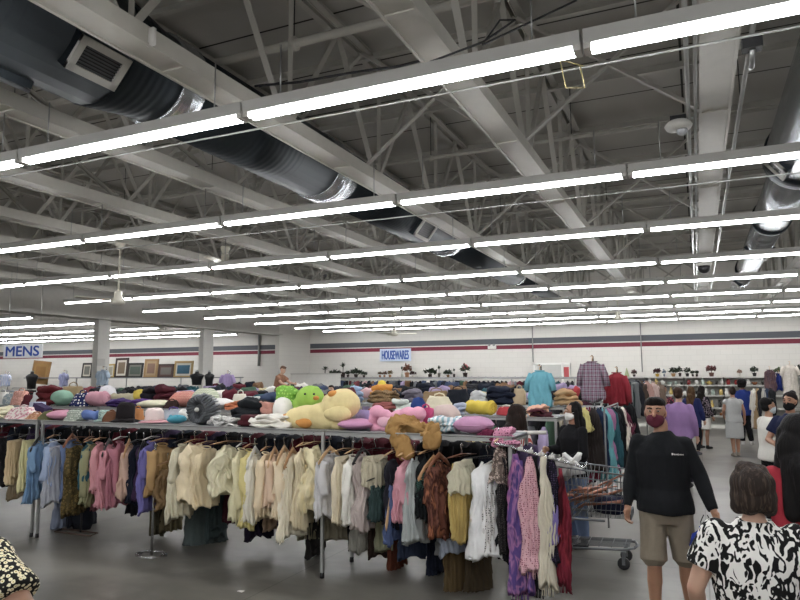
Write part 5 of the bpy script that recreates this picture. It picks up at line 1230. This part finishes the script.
    if bottom in ('trousers', 'shorts', 'leggings'):
        mb = MB().ell([(.80, 0, 0, .13*w+g, .10+g), (.88, 0, 0, .165*w+g, .115*fat+g), (.95, 0, 0, .16*w+g*.6, .112*fat+g*.5), (.99, 0, 0, .14*w+g*.5, .098*fat+g*.5)], 24)
        for (hp, k_, a_) in ((hpL, P['kL'], P['aL']), (hpR, P['kR'], P['aR'])):
            if bottom == 'shorts': e_ = hp.lerp(k_, .86); mb.capsule(hp, e_, .10*w, .088, 14); mb.tube([hp.lerp(k_, .5), e_+(k_-hp)*.06], [.095, .095], 16)
            else: f_ = .0 if bottom == 'leggings' else .02; mb.capsule(hp, k_, .088*w+g*.6, .06+g*.5+f_*.6, 14); mb.tube([k_, k_.lerp(a_, .4), a_+Vector((0, 0, .02))], [.06+g*.5+f_, .055+f_+g*.4, .042+f_+g*.4], 14)
        skin(sc(mb), vox, bottom, bm_, r, 1, .012, 9)
    elif bottom in ('skirt', 'dress'):
        z0 = skirt_z; mb = MB().ell([(z0, 0, 0, .19*w, .15), (z0+.02, 0, 0, .195*w, .155), (.75, 0, 0, .19*w, .145), (.95, 0, 0, .175*w, .13), (1.05, 0, 0, .155*w, .115)], 28)
        skin(sc(mb), vox, 'skirt' if bottom == 'skirt' else 'dress_skirt', bm_, r, 1, .02, 7)
    # top
    if top is not None:
        tm = top if not isinstance(top, str) else cloth(top); g = .022 if sleeve != 'tank' else .016
        mb = MB(); st = 0
        rg = [(hemz, 0, 0, .172*w+g, .122*fat+g+.004), (hemz+.03, 0, 0, .176*w+g, .127*fat+g+.004), (hemz+.1, 0, 0, .170*w+g, .124*fat+g)]+[(z, a, c, rx+g+.006, ry+g) for (z, a, c, rx, ry) in TR if hemz+.12 < z < 1.44]+[(1.468, 0, .012, .074*w+g*.6, .078), (1.49, 0, .012, .07*neckhole, .07*neckhole)]
        mb.ell(rg, 26)
        if sleeve != 'tank': mb.capsule(shL, shR, .06, .06)
        upper(mb, 0)
        for (sh, e, wr) in ((shL, eL, wL), (shR, eR, wR)):
            sh_, e_, w_ = LE(sh), LE(e), LE(wr); f_ = fat
            if sleeve == 'long': mb.capsule(sh_, e_, .062*f_, .054*f_, 14); mb.tube([e_, e_.lerp(w_, .5), w_], [.054*f_, .05*f_, .036], 14); mb.ball(e_, .054*f_, 14, 10)
            elif sleeve == 'short': mb.capsule(sh_, sh_.lerp(e_, .35), .068*f_, .066*f_, 14); mb.tube([sh_, sh_.lerp(e_, .62)], [.068*f_, .072*f_], 16)
            elif sleeve == 'cap': mb.ball(sh_.lerp(e_, .12), .074, 14, 10)
        skin(sc(mb), vox, 'dress_top' if bottom == 'dress' else 'top', tm, r, 1, .014, 8, seed=int(h*100))
    # shoes
    if shoes:
        for (a_, q) in ((P['aL'], 1), (P['aR'], -1)):
            mb = MB(); f0 = a_+Vector((0, .02, -.052)); f1 = a_+Vector((q*.015, -.145, -.06)); mb.capsule(f0, f1, .04, .034, 12); mb.capsule(f0, a_+Vector((0, 0, -.01)), .04, .044, 12)
            for i in range(len(mb.v)): p = mb.v[i]; mb.v[i] = (p[0], p[1], max(p[2], .003))
            skin(sc(mb), .01, 'shoe', cloth(shoes), r, 1)
    # hair
    hm = hair_mat(*hc); mb = MB()
    if hair == 'short': mb.ball((0, .032, 1.69), (.083, .090, .078), 20, 14); mb.ball((0, .045, 1.63), (.078, .07, .075), 16, 12); mb.ball((0, -.04, 1.725), (.058, .045, .03), 14, 10)
    elif hair == 'fade': mb.ball((0, .012, 1.715), (.078, .092, .046), 22, 14); mb.ball((0, .05, 1.665), (.077, .062, .06), 16, 12); mb.ball((0, -.035, 1.735), (.060, .05, .026), 14, 10)
    elif hair == 'bob': mb.ball((0, .04, 1.672), (.100, .108, .10), 22, 16); mb.ball((0, .05, 1.60), (.108, .088, .085), 20, 14); mb.ball((.06, .03, 1.56), (.048, .06, .05), 12, 10); mb.ball((-.06, .03, 1.56), (.048, .06, .05), 12, 10); mb.ball((.03, .03, 1.75), (.05, .06, .03), 12, 8)
    elif hair == 'long':
        mb.ball((0, .028, 1.672), (.088, .098, .095), 20, 14); mb.ball((0, .07, 1.58), (.095, .06, .12), 18, 12); mb.capsule((0, .085, 1.52), (0, .10, 1.30), .078, .05, 16)
        for q in (-1, 1): mb.capsule((q*.075, .02, 1.66), (q*.09, .03, 1.45), .028, .026, 10); mb.capsule((q*.05, .09, 1.5), (q*.055, .11, 1.25), .045, .03, 12)
    elif hair == 'mane':
        mb.ball((0, .035, 1.672), (.105, .108, .10), 20, 14); mb.ball((0, .075, 1.55), (.14, .075, .16), 20, 14); mb.capsule((0, .10, 1.45), (0, .12, 1.22), .12, .085, 18)
        for q in (-1, 1): mb.capsule((q*.085, .02, 1.66), (q*.115, .0, 1.38), .035, .035, 10); mb.capsule((q*.07, .09, 1.5), (q*.09, .12, 1.2), .06, .045, 12)
    elif hair == 'afro': mb.ball((0, .035, 1.69), (.125, .125, .11), 22, 16); mb.ball((0, .05, 1.61), (.11, .085, .07), 16, 12)
    elif hair == 'bun': mb.ball((0, .025, 1.675), (.084, .094, .092), 20, 14); mb.ball((0, .055, 1.63), (.072, .06, .075), 16, 12); mb.ball((0, .085, 1.74), (.045, .045, .04), 12, 10)
    head_tf(mb, 0); skin(sc(mb), min(vox, .01), 'hair', hm, r, 1, .016 if hair in ('bob', 'long', 'afro') else .006, 22, zs=.3 if hair != 'afro' else 1)
    if mask:
        mb = MB().ball((0, -.030, 1.585), (.0685, .068, .058), 24, 16); mb.ball((0, -.078, 1.605), (.026, .026, .036), 14, 10); mb.ball((0, -.06, 1.56), (.045, .035, .035), 14, 10); head_tf(mb, 0); skin(sc(mb), .007, 'face_mask', cloth(mask), r, 1)
        mb = MB()
        for q in (-1, 1): mb.tube([(q*.06, -.05, 1.61), (q*.079, .01, 1.64), (q*.08, .02, 1.62), (q*.058, -.045, 1.57)], .0022, 5)
        head_tf(mb, 0); sc(mb).build('ear_loops', cloth(mask), r)
    if logo:
        mb = MB().box((.075, -.14, 1.335), (.012, .02, .012))
        for k, wd in enumerate((.006, .006, .009, .006, .004, .007, .006, .007)): mb.box((.089+k*.0085, -.14, 1.333), (wd*.75, .02, .006+.003*(k in (0, 3))))
        sc(mb).build('chest_logo', WHITE, r, smooth=False)
    return r
# man in black sweatshirt
person(-.285, 5.6, 1.755, 0.04, 'man in a black sweatshirt, maroon face mask and khaki shorts walking towards the camera', 'mid', '#15171a', 'long', 'shorts', '#7b7262', 'fade', ('#15110f', '#231b17'), '#5a2433',
       pose=dict(eR=(-.235, .03, 1.15), wR=(-.265, -.06, .915), eL=(.255, .02, 1.17), wL=(.335, -.10, .94), kR=(-.09, -.06, .50), aR=(-.10, .0, .09), kL=(.13, .03, .50), aL=(.16, .12, .10)), wide=1.08, vox=.009, headoff=(-.035, 0, -.005), hemz=.88, shoes='#3a3a3c', logo=True, headturn=-.08, fat=1.04)
# woman in the black and white blouse, from behind
person(.195, 3.4, 1.53, PI+.05, 'woman with greying brown hair in a bold black and white print blouse seen from behind', 'light', cloth('#141414', 'blotch', '#dedcd6', None, 1.55), 'short', 'trousers', '#2b2b30', 'bob', ('#2e2622', '#665548'), None,
       pose=dict(eL=(.29, .03, 1.13), wL=(.27, -.16, .95), eR=(-.29, .03, 1.13), wR=(-.27, -.16, .95)), wide=1.18, vox=.01, fat=1.18, hemz=.8, neckhole=1.25)
# red top, long black hair, right edge
person(.51, 4.45, 1.70, PI+.15, 'woman with long black hair in a red top, cut off by the right edge', 'mid', '#b32432', 'short', 'skirt', '#3a2238', 'mane', ('#0e0c0d', '#17130f'), None,
       pose=dict(eL=(.29, .0, 1.14), wL=(.22, -.22, 1.18), eR=(-.27, 0, 1.14), wR=(-.2, -.22, 1.0)), wide=.98, vox=.012, fat=.92, skirt_z=.4)
# lower left corner
person(-2.32, 1.50, 1.69, -.12, 'arm of a woman in a black floral dress at the lower left corner', 'tan', cloth('#171616', 'floral', '#d9d2b0', '#b08a2f', 2.2), 'short', 'dress', cloth('#171616', 'floral', '#d9d2b0', '#b08a2f', 2.2), 'short', ('#1a1614', '#2a211c'), None,
       pose=dict(eR=(-.25, .0, 1.17), wR=(-.2, -.2, 1.0), eL=(.41, .02, 1.22), wL=(.30, -.2, 1.08)), wide=1.1, vox=.011, fat=1.2, headoff=(-.06, 0, -.03))
# woman at the cart
person(at(572, 404, 7.85).x, 7.85, 1.61, -.75, 'woman with long black hair, white mask and black top at the shopping cart', 'mid', '#131316', 'long', 'trousers', '#66799a', 'long', ('#0f0d0e', '#1a1614'), '#e5e3df',
       pose=dict(eR=(-.22, -.06, 1.15), wR=(-.16, -.27, 1.17), eL=(.24, -.03, 1.13), wL=(.1, -.27, 1.04)), vox=.012, wide=1.12, fat=1.12, headturn=-.35, shoes='#17171a')
person(at(517, 407, 7.0).x, 7.0, 1.62, PI-.7, 'woman with long dark brown hair in a red and white striped top between the racks', 'light', cloth('#c5bfb9', 'stripe', '#b23a34', None, 1.2), 'short', 'trousers', '#2d3038', 'mane', ('#1c120e', '#3a241a'), None, vox=.014, headoff=(0, -.03, -.01), lean=-.0)
person(at(678, 389, 12.5).x, 12.5, 1.69, PI-.15, 'man in a pale purple dress shirt and dark trousers seen from behind', 'light', '#8d6f9b', 'long', 'trousers', '#1c1c26', 'short', ('#3a2a22', '#5a4436'), None, wide=1.12, fat=1.1, belly=.04)
person(at(691, 388, 17.2).x, 17.2, 1.62, PI-.35, 'woman with long blonde-brown hair in a navy top beside the man in purple', 'light', '#232a57', 'long', 'leggings', '#15161c', 'long', ('#4a3524', '#8f7450'), None, hemz=.72, wide=1.05, shoes='#4a4a50', pose=dict(kR=(-.1, -.12, .5), aR=(-.1, .02, .12), kL=(.10, .05, .5), aL=(.1, .2, .10)))
person(at(702, 390, 19).x, 19.0, 1.60, PI-.7, 'woman in a black floral top and white skirt behind the blonde woman', 'tan', cloth('#17161a', 'floral', '#7d6f78', '#4a3a40', .8), 'long', 'skirt', '#d6d3cc', 'long', ('#17120f', '#241a15'), None, wide=1.05, skirt_z=.55)
person(at(732, 388, 17.5).x, 17.5, 1.60, PI+.2, 'woman in a light grey knee-length dress with her dark hair up, seen from behind', 'mid', '#a9aaa8', 'cap', 'dress', '#a9aaa8', 'bun', ('#241a17', '#3a2b25'), None, skirt_z=.46, wide=1.08, shoes='#8d8478', neckhole=1.35,
       pose=dict(kL=(.06, 0, .5), aL=(.05, .04, .09), kR=(-.07, -.04, .5), aR=(-.07, -.04, .09), eL=(.24, .02, 1.15), wL=(.2, -.14, 1.0)))
person(at(742, 383, 20.3).x, 20.3, 1.74, PI-.2, 'woman with a black afro in a royal blue top and black trousers at the shelves', 'dark', '#1f3488', 'long', 'trousers', '#15151b', 'afro', ('#0f0c0c', '#1c1615'), None, wide=1.1, hemz=.8, shoes='#c7c5c2', pose=dict(eL=(.22, -.08, 1.15), wL=(.16, -.28, 1.1), eR=(-.22, -.08, 1.15), wR=(-.16, -.28, 1.1), kL=(.07, 0, .5), aL=(.06, .05, .09), kR=(-.08, -.1, .5), aR=(-.12, -.2, .09)))
person(at(768, 399, 10.2).x, 10.2, 1.60, 1.9, 'woman with short black hair in a white tee and black shorts near the right edge', 'mid', '#d4d1c9', 'short', 'shorts', '#151518', 'short', ('#0f0d0d', '#1b1717'), '#b9c3c9', wide=1.2, fat=1.2, pose=dict(eL=(.24, -.05, 1.16), wL=(.18, -.26, 1.1), eR=(-.24, -.03, 1.16), wR=(-.2, -.24, 1.1)))
person(at(789, 392, 9.4).x, 9.4, 1.70, -.5, 'woman in a navy dress with a black face mask, facing left near the right edge', 'mid', cloth('#1d2340'), 'short', 'dress', '#191d33', 'bun', ('#161011', '#2a1c1a'), '#141416', wide=1.02, fat=1.0, pose=dict(eR=(-.27, -.05, 1.15), wR=(-.1, -.26, 1.12), eL=(.25, -.03, 1.15), wL=(.12, -.26, 1.1)))
person(at(663, 383, 16.5).x, 16.5, 1.66, .1, 'person with dark hair in a red patterned top behind the man in the black sweatshirt', 'mid', cloth('#26222b', 'floral', '#a13344', '#c98a93', .8), 'long', 'trousers', '#1c1c22', 'short', ('#0f0d0d', '#1b1717'), None)
person(at(582, 385, 12.35).x, 12.35, 1.70, 1.2, 'dark-haired person in a maroon and blue top between the racks below the plaid shirt', 'mid', '#3a1a2a', 'long', 'trousers', '#20222c', 'bun', ('#120e0e', '#211918'), None, lean=.12)
pr_ = person(at(277, 372, 17.6).x, 17.6, 1.80, 1.5, 'person in a brown top and light jeans reaching right over the far racks', 'light', '#8f6650', 'short', 'trousers', '#8ba0bd', 'fade', ('#5a4032', '#7a5a46'), None, lean=.35, pose=dict(eL=(.2, -.22, 1.3), wL=(.15, -.45, 1.35), eR=(-.2, -.22, 1.3), wR=(-.15, -.45, 1.3)))
pr_.location.z = .45
r = empty('step_stool', (pr_.location.x+.03, 17.6, 0), 0, 'grey step stool under the person reaching over the far racks', 'stool')
MB().box((0, 0, .435), (.5, .42, .03)).build('step_board', GREY, r, smooth=False); l_ = MB().box((0, 0, .21), (.03, .03, .42)).mesh('leg', RAILM, False)
for a_ in (-.22, .22):
    for b_ in (-.18, .18): link('leg', l_, r, (a_, b_, 0))
person(at(331, 381, 14.95).x, 14.95, 1.66, .2, 'person with a pale mask standing behind the racks left of the duck plush head', 'light', '#8b8f9c', 'long', 'trousers', '#2a2a30', 'short', ('#2a1e18', '#4a362b'), '#cfc9c4')
# ------------------------------------------------------------------ the bag the man holds
p = at(698, 540, 5.45); r = empty('cloth_bag', (-.0, 5.46, .6), 0, 'royal blue drawstring bag hanging from the man\'s hand', 'bag')
soft(MB().ell([(-.02, 0, 0, .02, .02), (.0, 0, 0, .07, .05), (.08, 0, 0, .125, .08), (.17, 0, 0, .10, .06), (.20, 0, 0, .04, .03), (.22, 0, 0, .05, .03)]), .02, 9, 3).build('bag_body', cloth('#20349c'), r)
for q in (-1, 1): MB().tube([(q*.03, 0, .2), (q*.035, 0, .26), (q*.012, 0, .31)], .004, 6).build('cord', BLACKP, r)
# ------------------------------------------------------------------ shopping cart
cr = empty('shopping_cart', (-1.13, 7.28, 0), .02, 'grey wire shopping cart with copper ribbon and a dark blanket inside', 'shopping cart')
WIRE = plain('#7c7f82', .35, .7, 'cart_wire')
x0, x1, zb, ztp = -.40, .44, .50, .93
def bk(fx, fz, side):   # basket surface: fx 0 rear..1 front, fz 0 bottom..1 top
    wy = .27-.05*fx-(.03*(1-fz)); return Vector((x0+(x1-x0)*fx+(.0 if fz else 0)-(.05*(1-fz) if fx > .5 else -.05*(1-fz)), side*wy, zb+(ztp-zb+.07*(1-fx)*fz)*fz-(.0)))
mb = MB(); 
for side in (-1, 1):
    for k in range(19): mb.tube([bk(k/18, 0, side), bk(k/18, 1, side)], .0032, 5)
    for k in range(7): mb.tube([bk(0, k/6, side), bk(1, k/6, side)], .0036 if k < 6 else .008, 5)
for e in (0, 1):
    for k in range(10): q = -1+2*k/9; a, b_ = bk(e, 0, 1), bk(e, 1, 1); mb.tube([(a.x, a.y*q, a.z), (b_.x, b_.y*q, b_.z)], .0032, 5)
    for k in range(7): a, b_ = bk(e, k/6, 1), bk(e, k/6, -1); mb.tube([a, b_], .0036 if k < 6 else .008, 5)
for k in range(13): a = bk(k/12, 0, 1); mb.tube([a, (a.x, -a.y, a.z)], .0032, 5)
for k in range(8): q = -1+2*k/7; a, b_ = bk(0, 0, 1), bk(1, 0, 1); mb.tube([(a.x, a.y*q, a.z), (b_.x, b_.y*q, b_.z)], .0032, 5)
mb.build('wire_basket', WIRE, cr)
mb = MB()
for side in (-1, 1):
    mb.tube([(-.46, side*.25, 1.04), (-.40, side*.25, .72), (-.36, side*.24, .5), (-.30, side*.22, .30), (-.42, side*.22, .16)], .013, 8)
    mb.tube([(-.36, side*.23, .47), (.2, side*.22, .47)], .012, 8); mb.tube([(-.1, side*.22, .47), (-.30, side*.22, .28)], .011, 8)
    mb.tube([(-.42, side*.22, .16), (.36, side*.19, .20), (.46, side*.14, .21)], .013, 8)
mb.tube([(.46, -.14, .21), (.49, 0, .21), (.46, .14, .21)], .013, 8); mb.build('frame', WIRE, cr)
mb = MB()
for k in range(9): q = -1+2*k/8; mb.tube([(-.38, q*.2, .19), (.42, q*.16, .225)], .004, 5)
for k in range(7): mb.tube([(-.35+k*.12, -.2, .195+.004*k), (-.35+k*.12, .2, .195+.004*k)], .004, 5)
mb.build('lower_rack', WIRE, cr)
MB().tube([(-.46, -.27, 1.04), (-.46, .27, 1.04)], .017, 10).build('handle', plain('#3a3d42', .4), cr)
MB().box((.44, 0, .52), (.02, .42, .06)).box((.43, 0, .90), (.02, .46, .03)).build('bumper', plain('#3b3f46', .5), cr, smooth=False)
wh = MB().lathe([(0, -.016), (.045, -.016), (.06, -.012), (.06, .012), (.045, .016), (0, .016)], 18, axis='Y').mesh('wheel', plain('#2b2b2c', .5)); fk = MB().box((0, .024, .05), (.03, .004, .12)).box((0, -.024, .05), (.03, .004, .12)).box((0, 0, .11), (.05, .055, .012)).mesh('caster_fork', WIRE, False)
for (xx, yy) in ((-.38, .2), (-.38, -.2), (.36, .17), (.36, -.17)):
    q = link('caster', fk, cr, (xx, yy, .06)); link('wheel', wh, q)
# things in the cart (each its own)
r = empty('ribbon_bundle', (-1.06, 7.28, .60), 0, 'crumpled copper metallic ribbon bundle in the shopping cart', 'ribbon'); R_ = random.Random(5)
mb = MB(); COP = plain('#b5806a', .4, .8, 'copper_foil')
for k in range(26):
    a = Vector((R_.uniform(-.22, .02), R_.uniform(-.16, .14), R_.uniform(0, .12))); d = Vector((R_.uniform(.1, .5), R_.uniform(-.1, .1), R_.uniform(.02, .28)))
    if k > 12: d = Vector((-R_.uniform(.05, .2), 0, -R_.uniform(-.05, .1)))
    b_ = a+d*.8; b_.x = min(b_.x, .42); mb.bar(a, b_, .055, .02)
soft(mb, .03, 12, 2).build('ribbons', COP, r)
r = empty('blanket', (-.89, 7.28, .515), 0, 'dark navy folded blanket at the bottom front of the shopping cart', 'blanket'); soft(superell(.17, .17, .085, .6), .02, 8, 4).build('folded_layer', cloth('#20243a'), r)
r = empty('grey_bag', (-1.40, 7.3, .8), 0, 'crumpled grey plastic bag at the rear of the shopping cart', 'bag'); soft(superell(.12, .13, .11, .8), .05, 9, 6).build('bag_body', plain('#8d8b87', .35), r)
p = at(571, 464, 7.55); r = empty('plastic_bag', tuple(p), 0, 'white plastic bag held by the woman in black over the cart', 'bag')
soft(MB().ell([(-.10, .02, 0, .03, .02), (-.08, .02, 0, .10, .05), (-.02, 0, 0, .13, .06), (.04, -.04, 0, .07, .04), (.10, -.06, 0, .02, .02)]), .05, 10, 3).build('bag_body', plain('#e3e3e1', .35), r)
soft(MB().tube([(.02, 0, .0), (.07, 0, .07), (.1, 0, .13)], [.04, .03, .02], 10), .02, 12, 5).build('bag_neck', plain('#e3e3e1', .35), r)
# ------------------------------------------------------------------ repeats of which nothing can be seen are left out
HIDDEN = {
    'tube_light': '0-2 7-8 71-79 81-88 92-97 103-106 114-115 124',
    'hanging_garment': '44 52-69 71-76 78-98 101 105-111 113 115 118-151 161-190 192 194-203 205 208-234 236-246 248-249 252-253 256-293 295-299 301-343 345-356 407',
    'folded_garment': '2-4 7 12-16 20 40 62 80 95-98 103 108',
    'cup': '0-1 4 6-8 11-13 16 18',
    'vase': '0 2-4 6-10 16-21',
    'teapot': '0-3 5 7',
    'jar': '1-6',
    'bowl': '0-1 3',
}
gone_ = set()
for st_, rs_ in HIDDEN.items():
    for t_ in rs_.split():
        a_, _, b_ = t_.partition('-')
        for k in range(int(a_), int(b_ or a_)+1): gone_.add(st_ if k == 0 else '%s.%03d' % (st_, k))
doomed_ = [o for o in bpy.data.objects if o.name in gone_ or (o.parent and (o.parent.name in gone_ or (o.parent.parent and o.parent.parent.name in gone_)))]
bpy.data.batch_remove(doomed_)
# ------------------------------------------------------------------ world and exposure
w = bpy.data.worlds.new('world'); scene.world = w; w.use_nodes = True
w.node_tree.nodes['Background'].inputs[0].default_value = (1, .99, .97, 1); w.node_tree.nodes['Background'].inputs[1].default_value = .35
vs = scene.view_settings; vs.view_transform = 'Standard'; vs.look = 'None'; vs.gamma = 1; vs.use_curve_mapping = False; vs.exposure = 0.2
cy = scene.cycles; cy.use_denoising = True; cy.max_bounces = 6; cy.diffuse_bounces = 4; cy.glossy_bounces = 3; cy.caustics_reflective = False; cy.caustics_refractive = False
try: cy.denoiser = 'OPENIMAGEDENOISE'; cy.use_light_tree = True
except Exception: pass
bpy.data.scenes.remove(SIDE)
